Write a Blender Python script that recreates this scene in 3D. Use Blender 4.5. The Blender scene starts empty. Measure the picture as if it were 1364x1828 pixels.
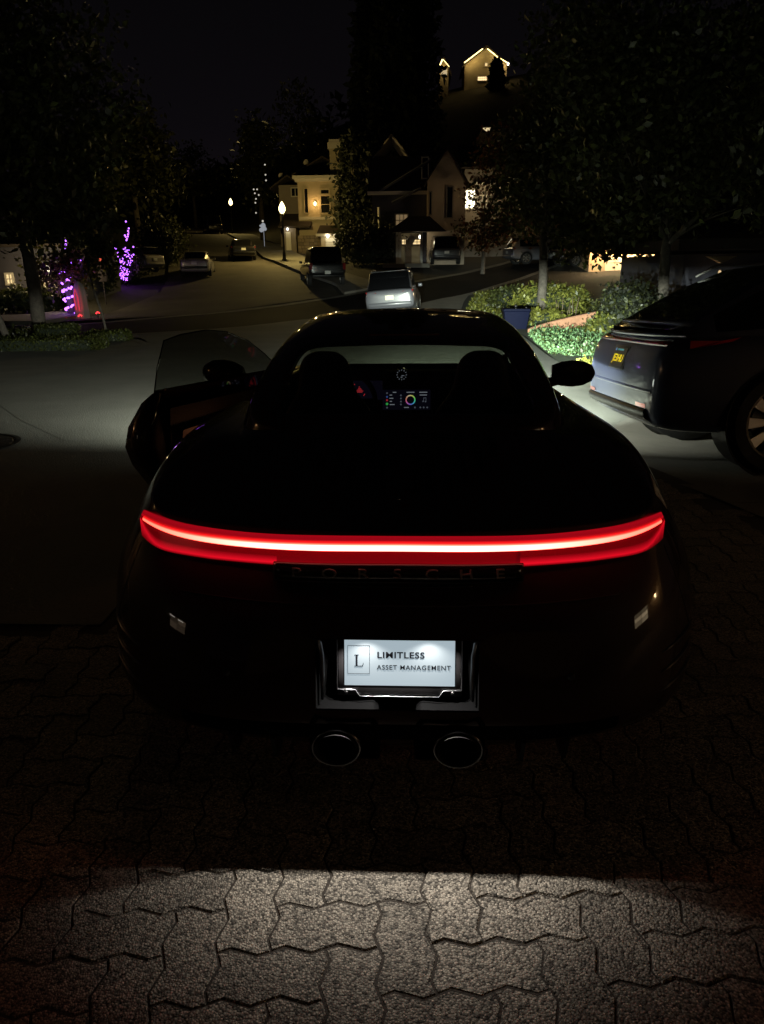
import bpy, bmesh, math, random
import numpy as np
from mathutils import Vector, Matrix

random.seed(7)
rng = np.random.default_rng(11)
scene = bpy.context.scene
COL = scene.collection
PI = math.pi
R = math.radians

# ------------------------------------------------------------------ camera
CAMH, CAMD, PITCH, YAW, CAMX, FPX, ROLL = 1.50, 1.71, R(18.3), -.043, .038, 1316., -.0095
cam_d = bpy.data.cameras.new('camera')
cam = bpy.data.objects.new('camera', cam_d)
COL.objects.link(cam)
cam_d.sensor_fit = 'VERTICAL'
cam_d.sensor_height = 34.6
cam_d.lens = FPX / 1828 * 34.6
cam_d.clip_start = .05
cam_d.clip_end = 900
cam.matrix_world = (Matrix.Translation((CAMX, -CAMD, CAMH)) @ Matrix.Rotation(-YAW, 4, 'Z')
                    @ Matrix.Rotation(PI / 2 - PITCH, 4, 'X') @ Matrix.Rotation(ROLL, 4, 'Z'))
scene.camera = cam

# ------------------------------------------------------------------ night sky
world = bpy.data.worlds.new('World')
scene.world = world
world.use_nodes = True
wn = world.node_tree
wn.nodes.clear()
wo = wn.nodes.new('ShaderNodeOutputWorld')
bg = wn.nodes.new('ShaderNodeBackground')
tc = wn.nodes.new('ShaderNodeTexCoord')
sx = wn.nodes.new('ShaderNodeSeparateXYZ')
cr = wn.nodes.new('ShaderNodeValToRGB')
cr.color_ramp.elements[0].position = 0.0
cr.color_ramp.elements[0].color = (.0100, .0074, .0098, 1)
cr.color_ramp.elements[1].position = .42
cr.color_ramp.elements[1].color = (.0016, .0016, .0018, 1)
e_ = cr.color_ramp.elements.new(.16)
e_.color = (.0052, .0042, .0056, 1)
wn.links.new(tc.outputs['Generated'], sx.inputs[0])
wn.links.new(sx.outputs['Z'], cr.inputs[0])
wn.links.new(cr.outputs[0], bg.inputs['Color'])
bg.inputs['Strength'].default_value = 0.62
wn.links.new(bg.outputs[0], wo.inputs[0])

scene.view_settings.view_transform = 'Standard'
scene.view_settings.look = 'None'
scene.view_settings.exposure = 0
scene.view_settings.gamma = 1
scene.render.engine = 'CYCLES'
scene.cycles.max_bounces = 8
scene.cycles.transparent_max_bounces = 16
scene.cycles.use_denoising = True
scene.cycles.sample_clamp_indirect = 4.0
scene.cycles.caustics_reflective = False
scene.cycles.caustics_refractive = False

# ------------------------------------------------------------------ pixel helpers (design aid: pixel of the photograph -> world point)
def _ray(px, py):
    a, b = px - 682, py - 914
    c, s = math.cos(ROLL), math.sin(ROLL)
    a, b = c * a + s * b, -s * a + c * b
    x, d, u = a / FPX, 1., -b / FPX
    c, s = math.cos(PITCH), math.sin(PITCH)
    y, z = c * d + s * u, -s * d + c * u
    c, s = math.cos(YAW), math.sin(YAW)
    return c * x + s * y, -s * x + c * y, z

def at(px, py, Y):
    x, y, z = _ray(px, py)
    k = (Y + CAMD) / y
    return Vector((CAMX + x * k, Y, CAMH + z * k))

# ------------------------------------------------------------------ terrain height
KY = [-80, 4.6, 24, 30, 38, 52, 70, 90, 100, 140, 400]
KZ = [0, 0, -.33, -.25, .35, 1.9, 3.5, 5.0, 5.6, 8, 18]

def T(x, y):
    z = float(np.interp(y, KY, KZ))
    # hill behind the street, higher to the right
    s = min(max((y - 68) / 90, 0), 1.0)
    rise = 6.5 + 22 / (1 + math.exp(-(x + 20) / 14))
    road = min(max((abs(x + 12 + .42 * (y - 55)) - 9) / 24, 0), 1) if y < 150 else 1
    z += s ** 1.1 * rise * road
    if x > 1.5 and 3.3 < y < 40:
        z -= min((y - 3.3) * .06, .12) * min((x - 1.5) * 1.5, 1) * min((40 - y) / 10, 1)
    if x < -13 and y > 14:
        z += min((-13 - x) * .05, 1.2) * min((y - 14) / 10, 1)
    if x > 6 and y > 22:
        z += min((x - 6) * .06, 1.5) * min((y - 22) / 8, 1)
    return z

def gp(px, py):
    x, y, z = _ray(px, py)
    n = math.hypot(x, y)
    x, y, z = x / n, y / n, z / n
    t = 1.
    while t < 300:
        p = (CAMX + x * t, -CAMD + y * t, CAMH + z * t)
        if p[2] <= T(p[0], p[1]):
            return Vector(p)
        t += .05
    return None

# ------------------------------------------------------------------ materials
MATS = {}
def mat(name, col=(.5, .5, .5), rough=.6, metal=0., spec=.5, emit=None, estr=0., coat=0., bump=0., bscale=40., vary=0., vscale=6.,
        alpha=1., island=0., objrand=0., sample=False, speck=0., sscale=300., trans=0., subsurface=0., dark=None):
    m = bpy.data.materials.new(name)
    m.use_nodes = True
    nt = m.node_tree
    p = nt.nodes['Principled BSDF']
    p.inputs['Roughness'].default_value = rough
    p.inputs['Metallic'].default_value = metal
    p.inputs['Specular IOR Level'].default_value = spec
    p.inputs['Coat Weight'].default_value = coat
    p.inputs['Coat Roughness'].default_value = .03
    p.inputs['Alpha'].default_value = alpha
    p.inputs['Base Color'].default_value = (*col, 1)
    if emit is not None:
        p.inputs['Emission Color'].default_value = (*emit, 1)
        p.inputs['Emission Strength'].default_value = estr
        if not sample:
            m.cycles.emission_sampling = 'NONE'
    src = None
    co = nt.nodes.new('ShaderNodeTexCoord')
    cvec = co.outputs['Object']
    if objrand > 0:
        oi0 = nt.nodes.new('ShaderNodeObjectInfo'); va = nt.nodes.new('ShaderNodeVectorMath'); va.operation = 'ADD'
        nt.links.new(cvec, va.inputs[0]); nt.links.new(oi0.outputs['Location'], va.inputs[1]); cvec = va.outputs[0]
    if vary > 0 or speck > 0 or island > 0 or objrand > 0:
        rgb = nt.nodes.new('ShaderNodeRGB')
        rgb.outputs[0].default_value = (*col, 1)
        src = rgb.outputs[0]
        def mul(fac_socket, lo, hi, src):
            mr = nt.nodes.new('ShaderNodeMapRange')
            mr.inputs['To Min'].default_value = lo
            mr.inputs['To Max'].default_value = hi
            nt.links.new(fac_socket, mr.inputs['Value'])
            mx = nt.nodes.new('ShaderNodeVectorMath')
            mx.operation = 'SCALE'
            nt.links.new(src, mx.inputs[0])
            nt.links.new(mr.outputs[0], mx.inputs['Scale'])
            return mx.outputs[0]
        if vary > 0:
            nz = nt.nodes.new('ShaderNodeTexNoise')
            nz.inputs['Scale'].default_value = vscale
            nz.inputs['Detail'].default_value = 6
            nz.inputs['Roughness'].default_value = .65
            nt.links.new(cvec, nz.inputs['Vector'])
            mrv = nt.nodes.new('ShaderNodeMapRange')
            mrv.inputs['From Min'].default_value = .3
            mrv.inputs['From Max'].default_value = .7
            nt.links.new(nz.outputs['Fac'], mrv.inputs['Value'])
            src = mul(mrv.outputs[0], 1 - vary, 1 + vary, src)
        if speck > 0:
            vo = nt.nodes.new('ShaderNodeTexVoronoi')
            vo.inputs['Scale'].default_value = sscale
            nt.links.new(cvec, vo.inputs['Vector'])
            sp = nt.nodes.new('ShaderNodeSeparateColor')
            nt.links.new(vo.outputs['Color'], sp.inputs[0])
            src = mul(sp.outputs[0], 1 - speck, 1 + speck, src)
            src = mul(vo.outputs['Distance'], 1.25, .3, src)
        if island > 0:
            ge = nt.nodes.new('ShaderNodeNewGeometry')
            src = mul(ge.outputs['Random Per Island'], 1 - island, 1 + island, src)
        if objrand > 0:
            oi = nt.nodes.new('ShaderNodeObjectInfo')
            src = mul(oi.outputs['Random'], 1 - objrand, 1 + objrand, src)
        nt.links.new(src, p.inputs['Base Color'])
    if bump > 0:
        bp = nt.nodes.new('ShaderNodeBump')
        bp.inputs['Strength'].default_value = min(bump, 1)
        bp.inputs['Distance'].default_value = .004 if speck > 0 else .02
        if speck > 0:
            vb = nt.nodes.new('ShaderNodeTexVoronoi')
            vb.inputs['Scale'].default_value = sscale
            nt.links.new(cvec, vb.inputs['Vector'])
            inv = nt.nodes.new('ShaderNodeMath')
            inv.operation = 'SUBTRACT'
            inv.inputs[0].default_value = 1
            nt.links.new(vb.outputs['Distance'], inv.inputs[1])
            nt.links.new(inv.outputs[0], bp.inputs['Height'])
        else:
            nb = nt.nodes.new('ShaderNodeTexNoise')
            nb.inputs['Scale'].default_value = bscale
            nb.inputs['Detail'].default_value = 5
            nt.links.new(co.outputs['Object'], nb.inputs['Vector'])
            nt.links.new(nb.outputs['Fac'], bp.inputs['Height'])
        nt.links.new(bp.outputs[0], p.inputs['Normal'])
    MATS[name] = m
    return m

def leaf_mat(name, col, rough=.45, spec=.5, island=.5):
    m = mat(name, col, rough=rough, spec=spec, island=island, vary=.35, vscale=1.2)
    nt = m.node_tree
    p = nt.nodes['Principled BSDF']
    tr = nt.nodes.new('ShaderNodeBsdfTranslucent')
    mx = nt.nodes.new('ShaderNodeMixShader')
    mx.inputs[0].default_value = .3
    nt.links.new(p.inputs['Base Color'].links[0].from_socket, tr.inputs['Color'])
    nt.links.new(p.outputs[0], mx.inputs[1])
    nt.links.new(tr.outputs[0], mx.inputs[2])
    nt.links.new(mx.outputs[0], nt.nodes['Material Output'].inputs[0])
    return m

def glass_mat(name, tint=(.5, .52, .48), rough=.02):
    m = bpy.data.materials.new(name)
    m.use_nodes = True
    nt = m.node_tree
    nt.nodes.remove(nt.nodes['Principled BSDF'])
    t = nt.nodes.new('ShaderNodeBsdfTransparent')
    t.inputs[0].default_value = (*tint, 1)
    g = nt.nodes.new('ShaderNodeBsdfGlossy')
    g.inputs['Roughness'].default_value = rough
    f = nt.nodes.new('ShaderNodeFresnel')
    ge = nt.nodes.new('ShaderNodeNewGeometry')
    mr = nt.nodes.new('ShaderNodeMapRange')
    mr.inputs['To Min'].default_value = 1.5; mr.inputs['To Max'].default_value = 1 / 1.5
    nt.links.new(ge.outputs['Backfacing'], mr.inputs['Value']); nt.links.new(mr.outputs[0], f.inputs['IOR'])
    mx = nt.nodes.new('ShaderNodeMixShader')
    nt.links.new(f.outputs[0], mx.inputs[0])
    nt.links.new(t.outputs[0], mx.inputs[1])
    nt.links.new(g.outputs[0], mx.inputs[2])
    nt.links.new(mx.outputs[0], nt.nodes['Material Output'].inputs[0])
    MATS[name] = m
    return m

paint = mat('black_paint', (.020, .0060, .0055), rough=.55, spec=.15, coat=1.0)  # red tint in the black stands in for red glare over the body
satin = mat('satin_black', (.007, .007, .0075), rough=.42, spec=.35)
gloss_black = mat('gloss_black', (.008, .008, .009), rough=.08, spec=.5)
rubber = mat('rubber', (.012, .012, .012), rough=.8, bump=.3, bscale=60)
chrome = mat('chrome', (.55, .55, .57), rough=.18, metal=1)
dark_metal = mat('dark_metal', (.12, .12, .125), rough=.28, metal=1)
housing_m = mat('housing_plastic', (.0016, .0016, .0018), rough=.7, spec=.02)
pipe_dark = mat('pipe_dark', (.01, .01, .01), rough=.7)
glass = glass_mat('car_glass', (.55, .58, .52))
dark_glass = glass_mat('privacy_glass', (.28, .3, .27))
door_glass = glass_mat('door_glass', (.27, .275, .25))
lamp_glass = glass_mat('lamp_glass', (.96, .96, .96))
trim = mat('cabin_trim', (.018, .013, .012), rough=.7, bump=.2, bscale=200)
leather = mat('cabin_leather', (.022, .014, .012), rough=.5, bump=.2, bscale=150)
tan = mat('door_leather', (.16, .06, .035), rough=.55, bump=.2, bscale=150)
bar_core = mat('bar_core', (.4, .02, .02), emit=(1.0, .20, .13), estr=7.5, sample=True)
def bar_nodes(m):
    nt = m.node_tree; p = nt.nodes['Principled BSDF']
    a = nt.nodes.new('ShaderNodeAttribute'); a.attribute_name = 'glow'
    tc_ = nt.nodes.new('ShaderNodeTexCoord'); sp = nt.nodes.new('ShaderNodeSeparateXYZ'); ab = nt.nodes.new('ShaderNodeMath'); ab.operation = 'ABSOLUTE'
    nt.links.new(tc_.outputs['Object'], sp.inputs[0]); nt.links.new(sp.outputs['X'], ab.inputs[0])
    ends = nt.nodes.new('ShaderNodeMapRange'); ends.inputs['From Min'].default_value = .25; ends.inputs['From Max'].default_value = .735; ends.inputs['To Min'].default_value = 1.0; ends.inputs['To Max'].default_value = .48
    nt.links.new(ab.outputs[0], ends.inputs['Value'])
    mu = nt.nodes.new('ShaderNodeMath'); mu.operation = 'MULTIPLY'
    nt.links.new(a.outputs['Fac'], mu.inputs[0]); nt.links.new(ends.outputs[0], mu.inputs[1])
    cr_ = nt.nodes.new('ShaderNodeValToRGB'); e = cr_.color_ramp.elements
    e[0].position = 0; e[0].color = (1, .006, .012, 1); e[1].position = 1; e[1].color = (1, .22, .19, 1)
    for pos, c in ((.22, (1, .012, .012, 1)), (.46, (1, .070, .040, 1)), (.72, (1, .14, .10, 1))):
        q = cr_.color_ramp.elements.new(pos); q.color = c
    st = nt.nodes.new('ShaderNodeMath'); st.operation = 'MULTIPLY'; st.inputs[1].default_value = 8.5
    nt.links.new(mu.outputs[0], cr_.inputs[0]); nt.links.new(mu.outputs[0], st.inputs[0])
    nt.links.new(cr_.outputs[0], p.inputs['Emission Color']); nt.links.new(st.outputs[0], p.inputs['Emission Strength'])
bar_nodes(bar_core)
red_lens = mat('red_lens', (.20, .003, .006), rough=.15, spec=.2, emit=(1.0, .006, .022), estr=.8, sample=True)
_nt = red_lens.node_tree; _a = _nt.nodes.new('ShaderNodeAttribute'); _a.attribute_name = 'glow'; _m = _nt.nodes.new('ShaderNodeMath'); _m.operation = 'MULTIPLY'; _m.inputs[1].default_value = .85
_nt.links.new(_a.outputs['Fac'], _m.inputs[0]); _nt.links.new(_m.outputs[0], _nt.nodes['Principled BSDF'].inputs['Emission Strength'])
red_off = mat('red_lens_unlit', (.12, .004, .006), rough=.12, spec=.6, coat=.5)
badge_mat = mat('badge_black', (.22, .19, .19), rough=.25, spec=.6)
screen_w = mat('plate_screen', (.028, .031, .033), rough=.6, spec=.06, emit=(.70, .86, .96), estr=.52)
ink = mat('plate_ink', (.0012, .0013, .002), rough=.8, spec=.03)
plate_frame_m = mat('plate_frame', (.03, .028, .03), rough=.3)
edge_metal = mat('edge_metal', (.4, .4, .42), rough=.3, metal=1)
white_ink = mat('white_ink', (.8, .8, .8), rough=.5, emit=(1, 1, 1), estr=.25)

# ------------------------------------------------------------------ mesh builder
class MB:
    def __init__(s):
        s.v, s.f, s.m = [], [], []
    def add(s, vs, fs, mi=0):
        o = len(s.v)
        s.v += [tuple(v) for v in vs]
        s.f += [tuple(i + o for i in f) for f in fs]
        s.m += [mi] * len(fs)
        return s
    def box(s, c, d, mi=0, rz=0., rx=0., ry=0.):
        x, y, z = d[0] / 2, d[1] / 2, d[2] / 2
        vs = [Vector((a * x, b * y, e * z)) for a in (-1, 1) for b in (-1, 1) for e in (-1, 1)]
        M = Matrix.Rotation(rz, 3, 'Z') @ Matrix.Rotation(ry, 3, 'Y') @ Matrix.Rotation(rx, 3, 'X')
        vs = [M @ v + Vector(c) for v in vs]
        return s.add(vs, [(0, 1, 3, 2), (4, 6, 7, 5), (0, 4, 5, 1), (2, 3, 7, 6), (0, 2, 6, 4), (1, 5, 7, 3)], mi)
    def tube(s, pts, rad, n=8, mi=0, cap=True):
        pts = [Vector(p) for p in pts]
        if not hasattr(rad, '__len__'):
            rad = [rad] * len(pts)
        rings = []
        up = Vector((.13, .21, .97)).normalized()
        for i, p in enumerate(pts):
            a = pts[max(i - 1, 0)]; b = pts[min(i + 1, len(pts) - 1)]
            t = (b - a).normalized()
            u = t.cross(up)
            if u.length < .05:
                u = t.cross(Vector((1, 0, 0)))
            u.normalize()
            w = t.cross(u)
            rings.append([p + (u * math.cos(2 * PI * k / n) + w * math.sin(2 * PI * k / n)) * rad[i] for k in range(n)])
        vs = [v for r in rings for v in r]
        fs = [(i * n + k, i * n + (k + 1) % n, (i + 1) * n + (k + 1) % n, (i + 1) * n + k) for i in range(len(pts) - 1) for k in range(n)]
        if cap:
            fs += [tuple(range(n - 1, -1, -1)), tuple((len(pts) - 1) * n + k for k in range(n))]
        return s.add(vs, fs, mi)
    def lathe(s, prof, c=(0, 0, 0), axis='Z', n=24, mi=0, close=False):
        vs, fs = [], []
        for r, h in prof:
            for k in range(n):
                a = 2 * PI * k / n
                if axis == 'Z': v = (r * math.cos(a), r * math.sin(a), h)
                elif axis == 'X': v = (h, r * math.cos(a), r * math.sin(a))
                else: v = (r * math.cos(a), h, r * math.sin(a))
                vs.append(Vector(v) + Vector(c))
        m = len(prof)
        for i in range(m - 1 + (1 if close else 0)):
            j = (i + 1) % m
            for k in range(n):
                fs.append((i * n + k, i * n + (k + 1) % n, j * n + (k + 1) % n, j * n + k))
        return s.add(vs, fs, mi)
    def ball(s, c, r, n=8, m=5, mi=0, sc=(1, 1, 1)):
        vs = [Vector(c) + Vector((0, 0, -r * sc[2]))]
        for i in range(1, m):
            t = PI * i / m
            for k in range(n):
                a = 2 * PI * k / n
                vs.append(Vector(c) + Vector((r * sc[0] * math.sin(t) * math.cos(a), r * sc[1] * math.sin(t) * math.sin(a), -r * sc[2] * math.cos(t))))
        vs.append(Vector(c) + Vector((0, 0, r * sc[2])))
        fs = [(0, 1 + (k + 1) % n, 1 + k) for k in range(n)]
        for i in range(m - 2):
            for k in range(n):
                a = 1 + i * n
                fs.append((a + k, a + (k + 1) % n, a + n + (k + 1) % n, a + n + k))
        l = len(vs) - 1
        fs += [(l, l - n + k, l - n + (k + 1) % n) for k in range(n)]
        return s.add(vs, fs, mi)
    def grid(s, rows, mi=0, closed=False, mif=None):
        n = len(rows[0])
        vs = [v for r in rows for v in r]
        o = len(s.v)
        s.v += [tuple(v) for v in vs]
        for i in range(len(rows) - 1):
            for k in range(n if closed else n - 1):
                m_ = mi if mif is None else mif(i, k)
                if m_ is None or m_ < 0: continue
                s.f.append((o + i * n + k, o + i * n + (k + 1) % n, o + (i + 1) * n + (k + 1) % n, o + (i + 1) * n + k))
                s.m.append(m_)
        return s
    def prism(s, poly, y0, y1, mi=0):
        """poly: list of (x, z); extruded along y"""
        n = len(poly)
        vs = [(x, y0, z) for x, z in poly] + [(x, y1, z) for x, z in poly]
        fs = [tuple(range(n)), tuple(range(2 * n - 1, n - 1, -1))] + [(k, k + n, (k + 1) % n + n, (k + 1) % n) for k in range(n)]
        return s.add(vs, fs, mi)
    def mesh(s, name, mats, smooth=False):
        me = bpy.data.meshes.new(name)
        me.from_pydata(s.v, [], s.f)
        for m in mats: me.materials.append(m)
        me.polygons.foreach_set('material_index', s.m)
        if smooth:
            me.polygons.foreach_set('use_smooth', [True] * len(me.polygons))
        me.update()
        return me
    def build(s, name, mats, parent=None, smooth=False, sub=0, weld=False, bevel=0.):
        if not isinstance(mats, (list, tuple)): mats = [mats]
        me = s.mesh(name, mats, smooth or sub > 0)
        b = bmesh.new(); b.from_mesh(me)
        if weld: bmesh.ops.remove_doubles(b, verts=b.verts, dist=1e-4)
        bmesh.ops.recalc_face_normals(b, faces=b.faces)
        b.to_mesh(me); b.free()
        o = bpy.data.objects.new(name, me)
        COL.objects.link(o)
        if parent is not None: o.parent = parent
        if bevel > 0:
            bv = o.modifiers.new('bevel', 'BEVEL'); bv.width = bevel; bv.segments = 2; bv.limit_method = 'ANGLE'
            for p in me.polygons: p.use_smooth = True
            bv.harden_normals = False
        if sub:
            sm = o.modifiers.new('sub', 'SUBSURF'); sm.levels = sub; sm.render_levels = sub
        return o

def thing(name, label, cat, loc=(0, 0, 0), rz=0., group=None):
    o = bpy.data.objects.new(name, None)
    COL.objects.link(o)
    o.empty_display_size = .2
    o.location = loc; o.rotation_euler = (0, 0, rz)
    o['label'] = label; o['category'] = cat
    if group: o['group'] = group
    return o

def tag(o, label=None, cat=None, group=None, kind=None):
    if label: o['label'] = label
    if cat: o['category'] = cat
    if group: o['group'] = group
    if kind: o['kind'] = kind
    return o

def apply_mods(o):
    dg = bpy.context.evaluated_depsgraph_get()
    dg.update()
    me = bpy.data.meshes.new_from_object(o.evaluated_get(dg))
    o.modifiers.clear()
    o.data = me
    return o

def text_obj(name, s, size, m, parent, loc, rot=(PI / 2, 0, 0), ext=.001, align='CENTER', xs=1., shear=0., spacing=1., offset=0.):
    cu = bpy.data.curves.new(name, 'FONT')
    cu.body = s; cu.size = size; cu.extrude = ext; cu.align_x = align; cu.align_y = 'CENTER'
    cu.shear = shear; cu.space_character = spacing; cu.offset = offset; cu.resolution_u = 3
    o = bpy.data.objects.new(name, cu)
    COL.objects.link(o)
    dg = bpy.context.evaluated_depsgraph_get()
    me = bpy.data.meshes.new_from_object(o.evaluated_get(dg))
    COL.objects.unlink(o); bpy.data.objects.remove(o)
    o = bpy.data.objects.new(name, me)
    me.materials.clear(); me.materials.append(m)
    COL.objects.link(o)
    o.parent = parent; o.location = loc; o.rotation_euler = rot; o.scale = (xs, 1, 1)
    return o

def clear_glow(name, col, s, mixf=.5):
    m = bpy.data.materials.new(name); m.use_nodes = True; nt = m.node_tree
    nt.nodes.remove(nt.nodes['Principled BSDF'])
    t = nt.nodes.new('ShaderNodeBsdfTransparent'); e = nt.nodes.new('ShaderNodeEmission'); mx = nt.nodes.new('ShaderNodeMixShader')
    e.inputs[0].default_value = (*col, 1); e.inputs[1].default_value = s; mx.inputs[0].default_value = mixf
    nt.links.new(t.outputs[0], mx.inputs[1]); nt.links.new(e.outputs[0], mx.inputs[2]); nt.links.new(mx.outputs[0], nt.nodes['Material Output'].inputs[0])
    m.cycles.emission_sampling = 'NONE'
    return m

def point(name, loc, power, col=(1, .8, .5), rad=.05, parent=None):
    l = bpy.data.lights.new(name, 'POINT'); l.energy = power; l.color = col; l.shadow_soft_size = rad
    o = bpy.data.objects.new(name, l); COL.objects.link(o); o.location = loc
    if parent is not None: o.parent = parent
    return o

def spot(name, loc, target, power, col, angle, blend=.3, rad=.02, parent=None):
    l = bpy.data.lights.new(name, 'SPOT'); l.energy = power; l.color = col; l.shadow_soft_size = rad
    l.spot_size = R(angle); l.spot_blend = blend
    o = bpy.data.objects.new(name, l); COL.objects.link(o); o.location = loc
    o.rotation_euler = (Vector(target) - Vector(loc)).to_track_quat('-Z', 'Y').to_euler()
    if parent is not None: o.parent = parent
    return o

# ------------------------------------------------------------------ leaves (numpy; many small bent quads in one mesh)
def leaf_mesh(name, centers, size, m, up=.0, aspect=.55, jitter=.35, m2=None, frac2=0., out_from=None):
    n = len(centers)
    d = rng.normal(size=(n, 3)); d[:, 2] += up
    d /= np.linalg.norm(d, axis=1, keepdims=True)
    a = rng.normal(size=(n, 3))
    w = np.cross(d, a); w /= np.linalg.norm(w, axis=1, keepdims=True) + 1e-9
    nn = np.cross(d, w)
    s = size * (1 + jitter * rng.normal(size=(n, 1))).clip(.4, 1.9)
    v0 = centers
    v1 = centers + d * s * .5 + w * s * aspect * .5 + nn * s * .08
    v2 = centers + d * s
    v3 = centers + d * s * .5 - w * s * aspect * .5 + nn * s * .08
    V = np.stack([v0, v1, v2, v3], 1).reshape(-1, 3)
    me = bpy.data.meshes.new(name)
    me.vertices.add(4 * n); me.vertices.foreach_set('co', V.astype(np.float32).ravel())
    me.loops.add(4 * n); me.loops.foreach_set('vertex_index', np.arange(4 * n, dtype=np.int32))
    me.polygons.add(n); me.polygons.foreach_set('loop_start', np.arange(0, 4 * n, 4, dtype=np.int32))
    me.materials.append(m)
    if m2 is not None:
        me.materials.append(m2)
        me.polygons.foreach_set('material_index', (rng.random(n) < frac2).astype(np.int32))
    me.update(calc_edges=True)
    return me

def in_ellipsoids(n, ells, shell=.55):
    vol = np.array([e[1][0] * e[1][1] * e[1][2] for e in ells]) ** .8
    idx = rng.choice(len(ells), size=n, p=vol / vol.sum())
    u = rng.normal(size=(n, 3)); u /= np.linalg.norm(u, axis=1, keepdims=True)
    r = (shell + (1 - shell) * rng.random((n, 1)) ** .6) * (1 + .10 * rng.normal(size=(n, 1)))
    c = np.array([e[0] for e in ells])[idx]; s = np.array([e[1] for e in ells])[idx]
    return c + u * r * s

def clumped(n, ells, clump=.5, per=28, shell=.4):
    k = max(n // per, 6)
    c = in_ellipsoids(k, ells, shell)
    i = rng.integers(0, k, n)
    return c[i] + rng.normal(size=(n, 3)) * clump * np.array([1, 1, .75])

bark = mat('bark', (.10, .085, .07), rough=.9, bump=.8, bscale=18, vary=.4, vscale=9)
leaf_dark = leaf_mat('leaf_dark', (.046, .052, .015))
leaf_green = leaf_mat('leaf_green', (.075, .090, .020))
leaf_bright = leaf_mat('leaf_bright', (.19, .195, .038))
leaf_rust = leaf_mat('leaf_rust', (.12, .050, .022))
leaf_black = leaf_mat('leaf_black', (.016, .020, .009), rough=.6)
leaf_pine = leaf_mat('leaf_pine', (.022, .032, .018), rough=.7)

def tree(name, label, loc, h, trunk_r, ells, n, size, m=None, m2=None, frac2=0., lean=(0, 0), clump=.45, fork=.45, group=None, shell=.4, branches=7, cat='tree'):
    loc = Vector(loc)
    t = thing(name, label, cat, loc, 0, group)
    mb = MB()
    top = Vector((lean[0], lean[1], h * .82))
    pts = [Vector((0, 0, -.15)), Vector((0, 0, .08)), top * .25 + Vector((.03, 0, 0)), top * .5 + Vector((-.04, .03, 0)), top * .75, top]
    mb.tube(pts, [trunk_r * 1.45, trunk_r * 1.15, trunk_r, trunk_r * .85, trunk_r * .5, trunk_r * .2], 10)
    es = [(Vector(c), s) for c, s in ells]
    for i in range(branches):
        c, s = es[i % len(es)]
        f = fork + .35 * random.random()
        a = top * f
        e = c + Vector((random.uniform(-.6, .6) * s[0], random.uniform(-.6, .6) * s[1], random.uniform(-.2, .5) * s[2]))
        mid = a.lerp(e, .45) + Vector((0, 0, .12 * (e - a).length * random.uniform(-.2, 1)))
        r0 = trunk_r * (.55 if i < 3 else .38)
        mb.tube([a, mid, e], [r0, r0 * .6, r0 * .15], 7)
        for q in range(2):
            e2 = mid.lerp(e, .5) + Vector((random.uniform(-1, 1), random.uniform(-1, 1), random.uniform(-.3, .8))) * (.35 * (s[0] + s[2]) / 2)
            mb.tube([mid, mid.lerp(e2, .5) + Vector((0, 0, .05)), e2], [r0 * .4, r0 * .25, r0 * .08], 5)
    mb.build('trunk', bark, t, smooth=True)
    cen = clumped(n, [(tuple(c), s) for c, s in es], clump, shell=shell)
    o = bpy.data.objects.new('crown', leaf_mesh('crown', cen, size, m or leaf_dark, m2=m2, frac2=frac2))
    COL.objects.link(o); o.parent = t
    return t

def shrub(name, label, loc, dim, n, size, m, rz=0., boxy=False, cat='shrub', group=None, m2=None, frac2=0., core=True):
    t = thing(name, label, cat, loc, rz, group)
    dx, dy, dz = dim
    if boxy:
        u = rng.random((n, 3)) * 2 - 1
        ax = rng.choice(3, size=n, p=[.3, .3, .4])
        sg = np.where(rng.random(n) < .5, -1, 1)
        for k in range(3):
            msk = ax == k
            u[msk, k] = sg[msk] * (1 - np.abs(rng.normal(size=msk.sum())) * .06)
        u[:, 2] = np.where(ax == 2, np.abs(u[:, 2]), u[:, 2])
        cen = np.stack([u[:, 0] * dx / 2, u[:, 1] * dy / 2, (u[:, 2] + 1) * dz / 2], 1) + rng.normal(size=(n, 3)) * .015
    else:
        cen = clumped(n, [((0, 0, dz * .5), (dx / 2, dy / 2, dz * .5)), ((dx * .2, 0, dz * .55), (dx * .3, dy * .35, dz * .42)), ((-dx * .22, 0, dz * .45), (dx * .3, dy * .35, dz * .4))], min(dim) * .10, shell=.6)
        cen[:, 2] = np.abs(cen[:, 2])
    o = bpy.data.objects.new('foliage', leaf_mesh('foliage', cen, size, m, m2=m2, frac2=frac2)); COL.objects.link(o); o.parent = t
    if core:
        mb = MB()
        if boxy: mb.box((0, 0, dz * .47), (dx * .9, dy * .88, dz * .9))
        else: mb.ball((0, 0, dz * .45), 1, 12, 8, sc=(dx * .36, dy * .36, dz * .42))
        for k in range(5): mb.tube([(random.uniform(-.2, .2) * dx, random.uniform(-.2, .2) * dy, -.05), (random.uniform(-.3, .3) * dx, random.uniform(-.3, .3) * dy, dz * .6)], .015, 5)
        mb.build('stems', leaf_pine, t, smooth=not boxy)
    return t


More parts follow.
